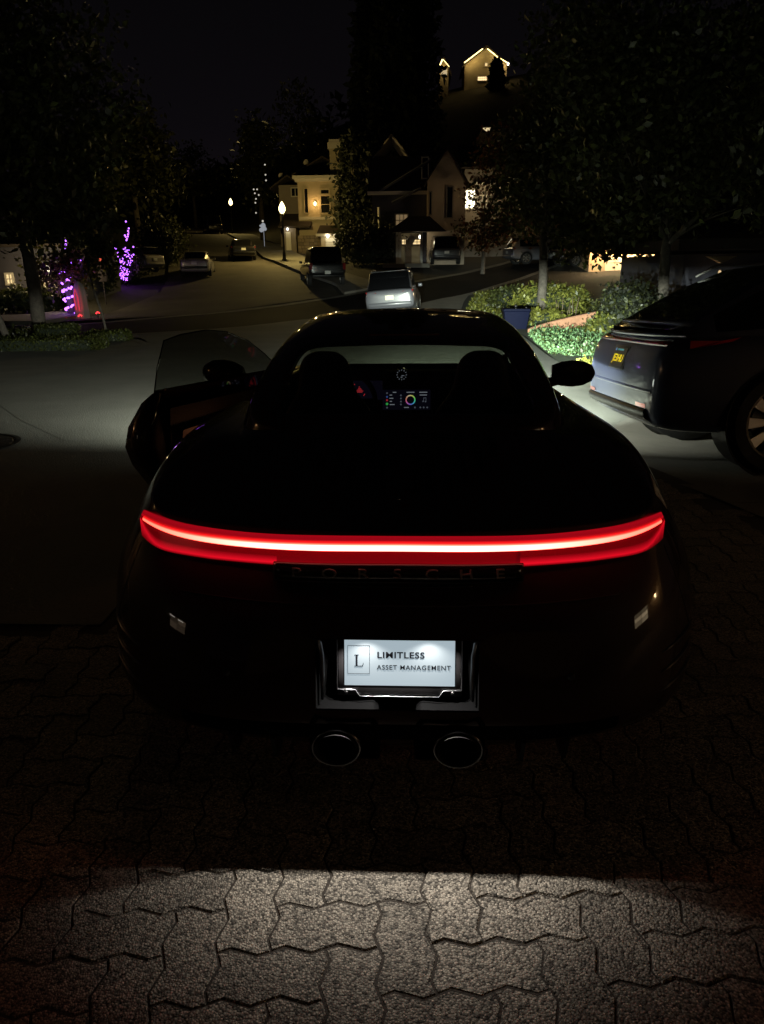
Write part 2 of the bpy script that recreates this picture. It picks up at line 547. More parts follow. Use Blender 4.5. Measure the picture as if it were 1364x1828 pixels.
# ================================================================== SETTING: ground
dirt = mat('dry_soil', (.030, .026, .018), rough=.95, vary=.4, vscale=.6, bump=.6, bscale=4)
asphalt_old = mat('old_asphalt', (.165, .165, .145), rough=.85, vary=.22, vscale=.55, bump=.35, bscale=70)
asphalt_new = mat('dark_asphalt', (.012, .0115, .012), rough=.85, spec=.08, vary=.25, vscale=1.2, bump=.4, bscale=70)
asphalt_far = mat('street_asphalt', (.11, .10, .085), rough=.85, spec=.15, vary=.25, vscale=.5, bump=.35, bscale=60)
concrete = mat('concrete', (.17, .165, .145), rough=.85, vary=.18, vscale=1.4, bump=.3, bscale=60)
concrete_l = mat('pale_concrete', (.18, .17, .148), rough=.85, vary=.15, vscale=2., bump=.25, bscale=60)
paver_m = mat('paver_stone', (.27, .235, .19), rough=.85, speck=.85, sscale=185, bump=1., objrand=.20, vary=.18, vscale=9)
sand_m = mat('joint_sand', (.045, .036, .028), rough=.95, bump=.5, bscale=120)
lawn_m = mat('lawn_soil', (.030, .045, .016), rough=.95, vary=.4, vscale=1.5, bump=.6, bscale=9)

mb = MB()
gx = np.concatenate([np.linspace(-190, -50, 15), np.linspace(-46, 46, 47), np.linspace(50, 200, 16)])
gy = np.concatenate([np.linspace(-60, -5, 8), np.linspace(-3, 60, 43), np.linspace(63, 140, 26), np.linspace(146, 330, 24)])
mb.grid([[Vector((x, y, T(x, y) - .10)) for x in gx] for y in gy])
tag(mb.build('hillside_ground', dirt, smooth=True), kind='structure')

def ribbon(name, left, right, off, m, n=None, w=6, rise=0.):
    """ground sheet between two polylines, draped on the terrain"""
    def res(pl, n):
        pl = [Vector((*p[:2], 0)) for p in pl]
        d = [0]
        for a, b in zip(pl, pl[1:]): d.append(d[-1] + (b - a).length)
        out = []
        for t in np.linspace(0, d[-1], n):
            k = min(max(int(np.searchsorted(d, t)) - 1, 0), len(pl) - 2)
            f = (t - d[k]) / max(d[k + 1] - d[k], 1e-6)
            out.append(pl[k].lerp(pl[k + 1], f))
        return out
    n = n or 60
    L, Rr = res(left, n), res(right, n)
    rows = []
    for a, b in zip(L, Rr):
        r = []
        for k in range(w + 1):
            p = a.lerp(b, k / w)
            r.append(Vector((p.x, p.y, T(p.x, p.y) + off + rise)))
        rows.append(r)
    mb = MB(); mb.grid(rows)
    if rise > 0:
        for ks in (0, w): mb.grid([[r[ks] for r in rows], [r[ks] - Vector((0, 0, rise + .05)) for r in rows]])
        for q in (0, -1): mb.grid([rows[q], [p - Vector((0, 0, rise + .05)) for p in rows[q]]])
    o = mb.build(name, m, smooth=(rise == 0))
    return tag(o, kind='structure')

NEAR = [(-60, 2), (-30, 8), (-14, 14.5), (-9.5, 18.6), (-6.3, 22.3), (-4.5, 25.8), (0, 32.3), (3, 37.5), (8, 46), (20, 66), (40, 96)]
FARE = [(-64, 13), (-34, 18), (-18, 21.5), (-11.5, 25), (-8.9, 29), (-5.5, 32.6), (-3.2, 36), (-1.1, 39.9), (3.2, 45), (14, 63), (34, 96)]
def shift(pl, d):
    out = []
    for i, p in enumerate(pl):
        a = Vector(pl[max(i - 1, 0)]); b = Vector(pl[min(i + 1, len(pl) - 1)])
        t = (b - a).normalized(); nrm = Vector((-t.y, t.x))
        q = Vector(p) + nrm * d
        out.append((q.x, q.y))
    return out
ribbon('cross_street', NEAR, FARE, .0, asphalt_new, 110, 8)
ribbon('gutter', shift(NEAR, -.42), shift(NEAR, .0), .012, concrete_l, 110, 2)
ribbon('gutter', shift(FARE, .0), shift(FARE, .5), .012, concrete, 110, 2)
# apron from the driveway to the cross street
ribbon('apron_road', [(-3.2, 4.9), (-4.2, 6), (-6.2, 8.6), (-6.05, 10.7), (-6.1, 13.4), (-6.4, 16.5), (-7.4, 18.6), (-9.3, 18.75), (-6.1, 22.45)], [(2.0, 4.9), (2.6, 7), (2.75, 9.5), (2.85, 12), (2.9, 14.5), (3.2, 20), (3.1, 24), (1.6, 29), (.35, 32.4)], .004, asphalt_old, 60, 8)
ag = MB(); ag.grid([[Vector((x, y, T(x, y) + .0015)) for x in np.linspace(-16, -1.35, 16)] for y in np.linspace(1.2, 8.7, 16)]); tag(ag.build('apron_road', asphalt_old, smooth=True), kind='structure')
ag = MB(); ag.grid([[Vector((x, y, .0005)) for x in np.linspace(-16, -4.15, 8)] for y in np.linspace(-4, 1.2, 6)]); tag(ag.build('apron_road', asphalt_old, smooth=True), kind='structure')
ribbon('apron_road', [(-6.2, 22.35), (-4.4, 25.6), (.1, 32.1)], [(1.2, 22.35), (1.4, 27), (.6, 32.0)], .008, asphalt_old, 20, 6)
ribbon('front_walk', [(.35, 31.2), (.15, 32.0), (2.2, 36.2)], [(2.1, 31.2), (2.4, 34), (2.9, 37.0)], .016, concrete_l, 16, 4)
# the street that climbs away
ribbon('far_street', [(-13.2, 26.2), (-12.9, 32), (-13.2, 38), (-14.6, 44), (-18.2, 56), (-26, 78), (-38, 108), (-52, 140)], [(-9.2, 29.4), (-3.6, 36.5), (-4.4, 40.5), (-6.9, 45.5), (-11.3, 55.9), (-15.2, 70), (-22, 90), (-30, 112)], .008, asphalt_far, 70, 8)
ribbon('far_pavement', [(-3.4, 36.8), (-4.2, 40.6), (-6.7, 45.6), (-11.1, 56), (-15, 70.1), (-21.8, 90)], [(-1.3, 40.2), (-2.5, 42), (-4.4, 46), (-8.2, 56.5), (-12.4, 71), (-19, 91)], .02, concrete, 50, 3, rise=.10)
ribbon('far_pavement', [(-34, 18.4), (-18, 22.0), (-13.3, 25.0), (-13.1, 28.5)], [(-34.4, 20), (-18.6, 23.6), (-15, 27), (-14.6, 30)], .02, concrete, 30, 3, rise=.10)
# left pavement with its kerb round the corner
ribbon('left_pavement', [(-6.2, 8.6), (-6.05, 10.7), (-6.12, 13.4), (-6.4, 16.0), (-7.2, 17.4), (-9.4, 18.3)], [(-16, 8.0), (-15, 10), (-14, 11.5), (-12, 12.8), (-10.5, 14), (-10.2, 16)], .02, concrete, 40, 6)
ribbon('kerb', [(-6.02, 8.5), (-5.88, 10.7), (-5.95, 13.4), (-6.22, 16.1), (-7.05, 17.6), (-9.3, 18.6)], [(-6.2, 8.6), (-6.05, 10.7), (-6.12, 13.4), (-6.4, 16.0), (-7.2, 17.4), (-9.4, 18.3)], .024, concrete, 40, 1)
# paler concrete drive on the right, joint between its slabs
ribbon('concrete_drive', [(3.5, -2.5), (2.40, 2.20), (2.21, 2.78), (1.93, 3.62), (1.62, 4.55), (1.72, 4.93), (2.0, 6.2), (2.62, 8.5)], [(9.5, -2.5), (9.5, 8.5)], .004, concrete_l, 70, 10)
joint_m = mat('joint_dark', (.02, .018, .016), rough=.9)
for (xa, ya, xb, yb) in ((2.12, 3.02, 9, 3.35), (3.05, 3.9, 3.75, -2), (1.75, 5.6, 9, 5.7)):
    nrm = Vector((-(yb - ya), xb - xa)).normalized() * .007
    ribbon('slab_joint', [(xa, ya), (xb, yb)], [(xa + nrm.x, ya + nrm.y), (xb + nrm.x, yb + nrm.y)], .0062, joint_m, 24, 1)
ribbon('sidewalk', [(2.60, 8.55), (2.78, 10), (2.86, 12.4)], [(12, 8.6), (12, 10), (11.5, 12.2)], .012, concrete, 12, 6)
ribbon('planting_bed', [(2.85, 12.4), (2.95, 14.5), (3.25, 20), (3.2, 23.9), (1.9, 28.6), (2.2, 31.0), (3.0, 37.0)], [(16, 12.2), (17, 15), (18, 20), (18, 24), (18, 29), (18, 33), (16, 44)], .0, lawn_m, 40, 10)

mh = at(48, 779, 4.6); mh = thing('manhole_cover', 'round dark manhole cover in the road left of the open door', 'manhole cover', (-4.05, 4.72, .002))
mb = MB(); mb.lathe([(0, .006), (.40, .006), (.41, .0)], n=40); mb.build('cover_plate', mat('cast_iron', (.012, .011, .010), rough=.6, bump=.5, bscale=30), mh)
mb = MB(); mb.lathe([(.43, .0), (.43, .007), (.47, .007), (.47, 0)], n=40); mb.build('cover_ring', MATS['cast_iron'], mh)
# herringbone of wavy interlocking pavers
U, PA = .1245, R(4.7)
def wave_poly(w, h, amp=.0105):
    """outline of a w x h cell stone, every unit edge waved the same way so that neighbours fit"""
    pts = []
    def seg(x0, y0, x1, y1):
        ts = [0, .25, .75]
        for t in ts:
            x, y = x0 + (x1 - x0) * t, y0 + (y1 - y0) * t
            tt = t if (x1 - x0) + (y1 - y0) > 0 else 1 - t
            d = amp * math.sin(2 * PI * tt)
            pts.append((x, y + d) if y0 == y1 else (x - d, y))
    for i in range(w): seg(i * U, 0, (i + 1) * U, 0)
    for j in range(h): seg(w * U, j * U, w * U, (j + 1) * U)
    for i in range(w, 0, -1): seg(i * U, h * U, (i - 1) * U, h * U)
    for j in range(h, 0, -1): seg(0, j * U, 0, (j - 1) * U)
    return pts
def inset(pts, d):
    n = len(pts); out = []
    for i in range(n):
        a, b, c = Vector(pts[i - 1]), Vector(pts[i]), Vector(pts[(i + 1) % n])
        t = (c - a).normalized(); nrm = Vector((-t.y, t.x))
        out.append(b + nrm * d)
    return out
def paver_geo(w, h):
    p = wave_poly(w, h); n = len(p)
    o, i_ = inset(p, .0012), inset(p, .0052)
    vs = [(q.x, q.y, -.006) for q in o] + [(q.x, q.y, 0) for q in i_]
    fs = [(k, (k + 1) % n, n + (k + 1) % n, n + k) for k in range(n)] + [tuple(n + k for k in range(n))]
    return vs, fs
drive = MB(); drive.grid([[Vector((-1.40 + (min(2.30 - (y - 2.78) * .32, 3.5) + 1.40) * k / 5, y, -.0046)) for k in range(6)] for y in np.linspace(-3, 4.90, 12)]); drive.grid([[Vector((x, y, -.0046)) for x in np.linspace(-4.2, -1.40, 4)] for y in np.linspace(-3, 1.25, 4)])
drive = tag(drive.build('paved_driveway', sand_m), kind='structure')
pg = {k: paver_geo(*k) for k in ((2, 1), (1, 2))}
pmesh = {}
for k in pg:
    b_ = MB(); b_.add(*pg[k]); pmesh[k] = b_.mesh('paver', [paver_m])
cells = []
cc, ss = math.cos(PA), math.sin(PA)
for i in range(-45, 45):
    for j in range(-35, 50):
        m4 = (i - j) % 4
        if m4 == 0: k, o = (2, 1), (i, j)
        elif m4 == 2: k, o = (1, 2), (i, j - 1)
        else: continue
        x, y = o[0] * U + .055, o[1] * U - .02
        X, Y = cc * x - ss * y, ss * x + cc * y
        cx_, cy_ = X + cc * .1, Y + .1
        edge = 2.21 - (cy_ - 2.78) * .32 if cy_ > 1 else 2.78
        if -2.95 < cy_ < 4.75 and (-4.1 if cy_ < 1.1 else -1.28) < cx_ < edge - .13: cells.append((k, X, Y, cx_, cy_))
def vis(c):
    """how large the stone shows from the photograph's side of the drive"""
    if c[4] < -1.05 or (abs(c[3]) < .92 and c[4] > .15): return 1e9
    d = math.hypot(c[3] - CAMX, c[4] + CAMD)
    if abs(c[3]) > .62 * (c[4] + CAMD) + .55: return 1e8
    return d + (1.2 if c[3] < 0 and c[4] > .3 else 0)
cells.sort(key=vis)
rest = MB()
for q, (k, X, Y, cx_, cy_) in enumerate(cells):
    dz, rz = random.uniform(-.0022, .0015), PA + random.uniform(-.006, .006)
    if q < 300:
        o = bpy.data.objects.new('paver', pmesh[k]); COL.objects.link(o); o.parent = drive
        o.location = (X, Y, dz); o.rotation_euler = (random.uniform(-.006, .006), random.uniform(-.006, .006), rz)
    else:
        vs, fs = pg[k]; c_, s_ = math.cos(rz), math.sin(rz)
        rest.add([(X + c_ * v[0] - s_ * v[1], Y + s_ * v[0] + c_ * v[1], v[2] + dz) for v in vs], fs)
tag(rest.build('paver_field', paver_m, drive), kind='stuff')

# ================================================================== BLACK SPORTS CAR
car = thing('sports_car', 'black low sports coupe with a glowing red light bar and open driver door', 'car')

def Yb(x): return .12 + .20 * (abs(x) / .74) ** 2.3      # plan curve of the tail at bar height
BARX = [0, .252, .372, .488, .569, .625, .677, .729]
BARZ = [.804, .799, .795, .793, .795, .798, .808, .827]
_bp = np.polyfit(np.array(BARX) ** 2, BARZ, 4)
def barz(x): return float(np.polyval(_bp, min(abs(x), .748) ** 2))

# half stations: widest (x, y), shoulder (x, y, z), inner edge at the cabin (x, y, z)
ST = [((0, 0), (0, .125, .835), (0, .80, .985)),
      ((.215, .0), (.21, .14, .835), (.15, .80, .984)),
      ((.40, .010), (.40, .175, .832), (.29, .80, .978)),
      ((.59, .055), (.56, .235, .830), (.41, .81, .968)),
      ((.75, .140), (.66, .275, .832), (.50, .84, .958)),
      ((.872, .29), (.725, .315, .846), (.55, .89, .950)),
      ((.938, .46), (.775, .47, .868), (.585, .98, .945)),
      ((.962, .70), (.815, .70, .893), (.605, 1.08, .942)),
      ((.966, .95), (.828, .95, .905), (.62, 1.2, .942)),
      ((.958, 1.2), (.822, 1.2, .905), (.635, 1.35, .940)),
      ((.945, 1.5), (.80, 1.5, .90), (.65, 1.55, .940)),
      ((.915, 1.85), (.78, 1.85, .893), (.665, 1.85, .936)),
      ((.90, 2.2), (.77, 2.2, .885), (.675, 2.2, .928)),
      ((.895, 2.6), (.768, 2.6, .875), (.68, 2.6, .916)),
      ((.90, 3.0), (.775, 3.0, .865), (.68, 2.95, .90)),
      ((.912, 3.3), (.78, 3.3, .86), (.66, 3.18, .884)),
      ((.915, 3.6), (.77, 3.6, .838), (.58, 3.33, .868)),
      ((.895, 3.9), (.72, 3.88, .79), (.46, 3.40, .860)),
      ((.82, 4.2), (.64, 4.12, .715), (.33, 3.44, .860)),
      ((.64, 4.40), (.49, 4.28, .655), (.2, 3.46, .860)),
      ((.34, 4.48), (.27, 4.35, .635), (.1, 3.47, .860)),
      ((0, 4.50), (0, 4.37, .63), (0, 3.475, .860))]
NL = 8
FR = [1.7, .60, -.24, -.16, .12, .42, .84, 1]        # fraction toward the shoulder, rear stations
FS = [.95, .38, .05, 0, .07, .26, .60, 1]         # side stations
LZ = [.16, .19, .30, .385, .575, .66, .745]
def station(i):
    (xw, yw), (xs, ys, zs), (xi, yi, zi) = ST[i]
    w = min(max((i - 3) / 3, 0), 1)
    out = []
    for k in range(NL):
        f = FR[k] * (1 - w) + FS[k] * w
        z = zs if k == NL - 1 else LZ[k] + (0 if k < 5 else (zs - .835) * (.35 if k == 5 else .8))
        x = xw + (xs - xw) * f
        y = yw + (ys - yw) * f
        if k == 0: x *= .97
        out.append(Vector((x, y, z)))
    s = out[-1]; n = Vector((xi, yi, zi))
    for t in (.12, .5, 1):
        p = s.lerp(n, t)
        side = min(max((i - 4) / 3, 0), 1) * (1 if i < 15 else max(0, 1 - (i - 15) / 4))
        p.z += (.028 * (1 - side) * (4 * t * (1 - t)) * (-.35 if i < 6 else 1)) + side * .030 * (4 * t * (1 - t))
        out.append(p)
    return out
half = [station(i) for i in range(len(ST))]
full = half + [[Vector((-p.x, p.y, p.z)) for p in half[i]] for i in range(len(ST) - 2, 0, -1)]
bm = bmesh.new()
vl = bm.verts.layers.float.new('crease_vert'); cl = bm.edges.layers.float.new('crease_edge')
vg = [[bm.verts.new(p) for p in s] for s in full]
NS = len(full)
for i in range(NS):
    j = (i + 1) % NS
    for k in range(NL + 2):
        if k == 3 and (i in (0, NS - 1)): continue              # plate recess opening
        mid = (full[i][k] + full[j][k]) / 2
        if mid.x < 0 and 1.62 < mid.y < 2.98 and 2 <= k <= NL + 1 and abs(mid.x) > .6: continue   # open driver doorway
        bm.faces.new((vg[i][k], vg[j][k], vg[j][k + 1], vg[i][k + 1]))
bm.normal_update()
for e in bm.edges:
    if len(e.link_faces) == 1: e[cl] = 1.0
    else:
        ks = [vg[i].index(v) for v in e.verts for i in range(NS) if v in vg[i]]
        if ks == [NL - 1, NL - 1]:
            m_ = (e.verts[0].co + e.verts[1].co) / 2
            if m_.y < .5: e[cl] = .55
        if ks == [6, 6] and (e.verts[0].co.y < .5): e[cl] = .4
for i in (1, NS - 1):
    for k in (3, 4): vg[i][k][vl] = 1.0
me = bpy.data.meshes.new('body')
bmesh.ops.recalc_face_normals(bm, faces=bm.faces)
bm.to_mesh(me); bm.free()
me.materials.append(paint)
for p in me.polygons: p.use_smooth = True
body = bpy.data.objects.new('body', me); COL.objects.link(body); body.parent = car
sm = body.modifiers.new('sub', 'SUBSURF'); sm.levels = 4; sm.render_levels = 4
apply_mods(body)

def cut_arches(o, centers, r, xmin):
    """open the wheel arches: drop faces inside each circle and pull the rim vertices onto it"""
    b = bmesh.new(); b.from_mesh(o.data)
    for (cy, cz) in centers:
        kill = [f for f in b.faces if abs(f.calc_center_median().x) > xmin and
                math.hypot(f.calc_center_median().y - cy, f.calc_center_median().z - cz) < r]
        bmesh.ops.delete(b, geom=kill, context='FACES')
        for v in b.verts:
            d = math.hypot(v.co.y - cy, v.co.z - cz)
            if abs(v.co.x) > xmin and v.is_boundary and r * .75 < d < r * 1.35 and v.co.z > .16:
                v.co.y = cy + (v.co.y - cy) * r / d; v.co.z = cz + (v.co.z - cz) * r / d
    b.to_mesh(o.data); b.free()
from mathutils.bvhtree import BVHTree
bt_ = bmesh.new(); bt_.from_mesh(body.data); BVH = BVHTree.FromBMesh(bt_); bt_.free()
def on_body(x, z, out=.0):
    """point of the tail surface behind (x, z)"""
    h = BVH.ray_cast(Vector((x, -1, z)), Vector((0, 1, 0)))
    return h[0] + Vector((0, -out, 0)) if h[0] is not None else Vector((x, .2 - out, z))
cut_arches(body, [(1.04, .355), (3.49, .345)], .385, .70)

# greenhouse: sections along the car
GY = [.785, .80, .84, .89, .98, 1.08, 1.26, 1.50, 1.56, 1.66, 1.95, 2.2, 2.44, 2.50, 2.56, 2.85, 3.15, 3.36, 3.44]
GT = [.968, .974, .991, 1.009, 1.043, 1.080, 1.143, 1.212, 1.226, 1.246, 1.287, 1.303, 1.300, 1.292, 1.276, 1.145, .995, .885, .845]
GB = [.945, .945, .940, .936, .934, .933, .933, .933, .934, .934, .932, .926, .92, .918, .914, .902, .886, .868, .842]
GW = [.30, .40, .51, .56, .595, .615, .637, .655, .658, .664, .672, .678, .682, .682, .682, .682, .67, .60, .50]
def gsec(i):
    zt, zb, wb = GT[i], GB[i] - (.035 if i < 4 else 0), GW[i]
    h = max(zt - zb, .01)
    full_h = .37
    f = min(h / full_h, 1)
    we = wb - .155 * f                                            # cant rail
    ze = zb + h * (.80 if f > .5 else .8)
    x4, x5, z4 = we - .05 * f - .01, we * .62, zb + h * .93
    if i < 9:
        q = min(f * 1.6, 1); x4, x5, z4 = x4 * (1 - q) + .435 * q, x5 * (1 - q) + .29 * q, z4 * (1 - q) + (zt - .016 * f) * q
    return [Vector((wb + .012, GY[i], zb - .02)), Vector((wb, GY[i], zb + .012 * f)), Vector((wb - .10 * f * .8, GY[i], zb + h * .62)),
            Vector((we + .012, GY[i], ze)), Vector((x4, GY[i], z4)), Vector((x5, GY[i], zt - .012 * f)), Vector((0, GY[i], zt))]
gh = [gsec(i) for i in range(len(GY))]
rows = [s + [Vector((-p.x, p.y, p.z)) for p in s[-2::-1]] for s in gh]
NR = len(rows[0])
def gclass(i, k):
    kk = min(k, NR - 2 - k)
    y0, y1 = GY[i], GY[i + 1]
    if kk >= 4 and .88 <= y0 and y1 <= 1.51: return 1              # rear window
    if kk >= 3 and 2.54 <= y0 and y1 <= 3.40: return 1             # windscreen
    if kk in (1, 2) and 1.55 <= y0 and y1 <= 3.2: return (1 if k < NR / 2 else -1)   # right window; left one went with the open door
    if kk in (1, 2) and 1.05 <= y0 and y1 <= 1.51: return 2        # rear quarter window
    return 0
def gsub(i, k):
    c = gclass(i, k)
    if c == 1: return 11 if GY[i] < 1.52 else (12 if min(k, NR - 2 - k) >= 3 else 13)
    if c == 2: return 21 if k < NR / 2 else 22
    return c
for cls, nm, m_ in ((0, 'roof', paint), (11, 'rear_window', glass), (12, 'windscreen', glass), (13, 'side_window', glass), (21, 'quarter_window', dark_glass), (22, 'quarter_window', dark_glass)):
    mb = MB(); mb.grid(rows, mif=lambda i, k, c=cls: 0 if gsub(i, k) == c else -1)
    o = mb.build(nm, m_, car, smooth=True, weld=True)
    if cls != 1 or True:
        b = bmesh.new(); b.from_mesh(o.data)
        lay = b.edges.layers.float.new('crease_edge')
        for e in b.edges:
            if len(e.link_faces) == 1: e[lay] = 1.0
        loose = [v for v in b.verts if not v.link_faces]
        bmesh.ops.delete(b, geom=loose, context='VERTS')
        b.to_mesh(o.data); b.free()
        s_ = o.modifiers.new('sub', 'SUBSURF'); s_.levels = 3; s_.render_levels = 3
        apply_mods(o)
        if cls == 0:
            so = o.modifiers.new('solid', 'SOLIDIFY'); so.thickness = .022; so.offset = -1

# high brake light trim at rear window head, antenna fin
mb = MB(); mb.box((.0, 1.53, 1.229), (.30, .012, .006)); mb.build('brake_lamp', red_off, car)

# ---- tail light bar
def strip(name, xs, f_lo, f_hi, m, depth=.012, parent=car, proud=.0, sub=0):
    mb = MB(); rows_ = []
    for x in xs:
        (ylo, zlo), (yhi, zhi) = f_lo(x), f_hi(x)
        rows_.append([Vector((x, ylo - proud + depth, zlo)), Vector((x, ylo - proud, zlo)), Vector((x, (ylo + yhi) / 2 - proud - .002, (zlo + zhi) / 2)),
                      Vector((x, yhi - proud, zhi)), Vector((x, yhi - proud + depth, zhi))])
    mb.grid(rows_)
    mb.f.append(tuple(range(5))); mb.m.append(0)
    n = len(mb.v); mb.f.append(tuple(range(n - 1, n - 6, -1))); mb.m.append(0)
    return mb.build(name, m, parent, smooth=True)
xs_all = list(np.linspace(-.742, .742, 61))
def th(x): return .0125 * (1 - .30 * (abs(x) / .74) ** 4)
def glow_strip(name, xs, prof, m, parent):
    """prof(x) -> list of (y, z, glow); the glow value is the emission across its height"""
    rows = [[(Vector((x, y, z)), g) for y, z, g in prof(x)] for x in xs]
    n = len(rows[0])
    mb = MB(); mb.grid([[p for p, g in r] for r in rows])
    me = mb.mesh(name, [m], True)
    at_ = me.attributes.new('glow', 'FLOAT', 'POINT')
    at_.data.foreach_set('value', [g for r in rows for p, g in r])
    o = bpy.data.objects.new(name, me); COL.objects.link(o); o.parent = parent
    return o
def lens_lo(q): return .7465 - .0095 * min(q / .7, 1) ** 2 + .046 * max(0, (q - .80) / .21) ** 4
def lens_prof(x):
    y, z = Yb(x), barz(x); q = abs(x) / .74; y -= .034 * min(q, 1) ** 5
    lo = lens_lo(q); hi = z + .0155 * (1 - .5 * q ** 8)
    out = [(y + .05, lo - .002, .02), (y - .030, lo, .10)]
    low = .95 if q > .44 else .30
    kt = max(1 - max(0, (q - .92) / .082) ** 2.5, .02); lo = z - .004 + (lo - z + .004) * kt; hi = z + .003 + (hi - z - .003) * kt
    for t, g in ((.10, low), (.22, low * .55), (.36, .12), (.52, .10), (.66, .20), (.80, .75), (.95, .50)):
        out.append((y - .031 + .022 * t, lo + (hi - lo) * t, g * (1 - .3 * q ** 6)))
    k9 = 1 - min(q, 1) ** 6
    out += [(y - .008, hi, .34), (y + .006, hi + .0045, .40), (y + .022, hi + .0085 * k9, .20 * k9), (y + .022 + .023 * k9, hi + .0140 * k9, .09 * k9), (y + .022 + .05 * k9, hi + .0190 * k9, .035 * k9), (y + .022 + .078 * k9, hi + .0235 * k9, .008 * k9), (y + .024 + .10 * k9, hi + .0150 * k9 - .006, .0)]  # last points: added glowing lip, its fade stands in for red glare
    return out
xs_l = sorted(set(list(np.linspace(-.740, .740, 101)) + [-.3256, .3256, -.327, .327]))
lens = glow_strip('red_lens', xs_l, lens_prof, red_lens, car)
def bar_prof(x):
    y, z = Yb(x) - .034 * min(abs(x) / .74, 1) ** 5, barz(x); h_ = .0112 * (1 - .55 * (abs(x) / .74) ** 7)
    return [(y - .012, z - h_ * 1.15, .05), (y - .024, z - h_, .16), (y - .030, z - h_ * .76, .60), (y - .032, z - h_ * .52, 1), (y - .033, z, 1), (y - .031, z + h_ * .52, 1), (y - .028, z + h_ * .76, .55), (y - .020, z + h_, .15), (y - .008, z + h_ * 1.15, .05)]
glow_strip('light_bar', list(np.linspace(-.729, .729, 81)), bar_prof, bar_core, lens)
# dark name strip with raised letters
ns = strip('name_strip', list(np.linspace(-.334, .334, 31)), lambda x: (Yb(x) - .030, barz(x) - .088), lambda x: (Yb(x) - .022, barz(x) - .044), gloss_black, depth=.03, proud=.018)
mb = MB()
loop = [Vector((x, Yb(x) - .050, barz(x) - .0885)) for x in np.linspace(-.332, .332, 24)] + [Vector((x, Yb(x) - .043, barz(x) - .0435)) for x in np.linspace(.332, -.332, 24)]
loop.append(loop[0]); mb.tube(loop, .0011, 5, cap=False); mb.build('edge_trim', dark_metal, ns, smooth=True)
for i, ch in enumerate('PORSCHE'):
    x = -.270 + i * .09
    a = math.atan2(Yb(x + .01) - Yb(x - .01), .02)
    text_obj('letter', ch, .036, badge_mat, ns, (x, Yb(x) - .0485, barz(x) - .066), (PI / 2 - .16, 0, a), ext=.0040, xs=1.5)
# script below
for s_, x0, z0, sz, xs_ in (('911', -.165, .676, .024, 1.35), ('Carrera', -.012, .670, .030, 1.15), ('GTS', .150, .676, .026, 1.35)):
    text_obj('script_badge', s_, sz, badge_mat, car, (x0, .076 + .5 * x0 * x0, z0), (PI / 2 - .5, 0, x0 * .55), ext=.0035, xs=xs_, shear=.45)

# ---- engine grille slats on the tail lid, lid shut line
for i in range(13):
    x = -.30 + i * .05
    if abs(x) < .02: continue
    mb = MB()
    y0, y1 = .34 + .05 * (x / .3) ** 2, .74
    z0 = .873 - .012 * (x / .3) ** 2; z1 = .966 - .012 * (x / .3) ** 2
    mb.add([(x - .012, y0, z0 - .012), (x + .012, y0, z0 - .012), (x + .014, y1, z1 - .01), (x - .014, y1, z1 - .01),
            (x - .010, y0 + .012, z0 + .010), (x + .010, y0 + .012, z0 + .010), (x + .012, y1 - .01, z1 + .010), (x - .012, y1 - .01, z1 + .010)],
           [(0, 1, 2, 3), (4, 7, 6, 5), (0, 4, 5, 1), (1, 5, 6, 2), (2, 6, 7, 3), (3, 7, 4, 0)])
    mb.build('grille_slat', satin, car, bevel=.003)
mb = MB(); mb.ball((.0, .315, .868), .006, 8, 6); mb.build('lid_button', chrome, car, smooth=True)

def seam(pts, name='shut_line', r=.0016, m=None):
    mb = MB(); mb.tube(pts, r, 5); return mb.build(name, m or pipe_dark, car, smooth=True)
def on_top(x, y):
    h = BVH.ray_cast(Vector((x, y, 2)), Vector((0, 0, -1))); return h[0] + Vector((0, 0, .0002)) if h[0] is not None else Vector((x, y, .9))
for sg in (-1, 1):
    seam([on_top(sg * (.60 - .10 * t), .27 + .52 * t) for t in np.linspace(0, 1, 14)])
    seam([on_body(sg * (.76 + .12 * t), .74 - .30 * t, .0004) for t in np.linspace(0, .8, 10)])
seam([on_body(x, .655, .0006) for x in np.linspace(-.60, .60, 41)], 'bumper_seam')
seam([on_body(x, .700, .003) for x in np.linspace(-.20, .20, 17)], 'trim_line', .0022, gloss_black)
# ---- number plate recess, plate and lamps
rec = MB()
zb_, zt_ = .384, .578
rec.add([(-.222, -.012, zb_), (.222, -.012, zb_), (.222, .018, zt_), (-.222, .018, zt_), (-.19, .085, .30), (.19, .085, .30), (.175, .130, zt_ - .004), (-.175, .130, zt_ - .004), (-.215, .004, .30), (.215, .004, .30)],
        [(0, 8, 4, 7, 3), (1, 2, 6, 5, 9), (0, 1, 9, 8), (8, 9, 5, 4), (3, 7, 6, 2), (4, 5, 6, 7)])
rec.build('plate_recess', mat('recess_black', (.0012, .0012, .0013), rough=.9, spec=.04), car, bevel=.006)
for sg in (-1, 1):
    mb = MB(); mb.tube([(sg * .213, .018, .574), (sg * .208, .03, .560), (sg * .204, .034, .52), (sg * .202, .030, .45), (sg * .203, .02, .392)], [.004, .008, .009, .007, .004], 8)
    mb.build('recess_fin', dark_metal, car, smooth=True)
    mb = MB(); mb.box((sg * .085, .062, .580), (.05, .024, .010)); lh = mb.build('plate_lamp', satin, car, bevel=.002)
    # the lamp shines down on the plate and on the ground behind the bumper
    pls = spot('plate_lamp_light', (sg * .085, .055, .570), (sg * .085, -.05, 0.0), 13, (1.0, .955, .88), 92, 1.0, .004, car)
    pls.scale = (1.75, 1, 1)
tilt = R(13)
pl = bpy.data.objects.new('number_plate', None); COL.objects.link(pl); pl.parent = car
pl.location = (.005, .068, .477); pl.rotation_euler = (-tilt, 0, 0); pl.empty_display_size = .1
W, H = .340, .184
mb = MB()
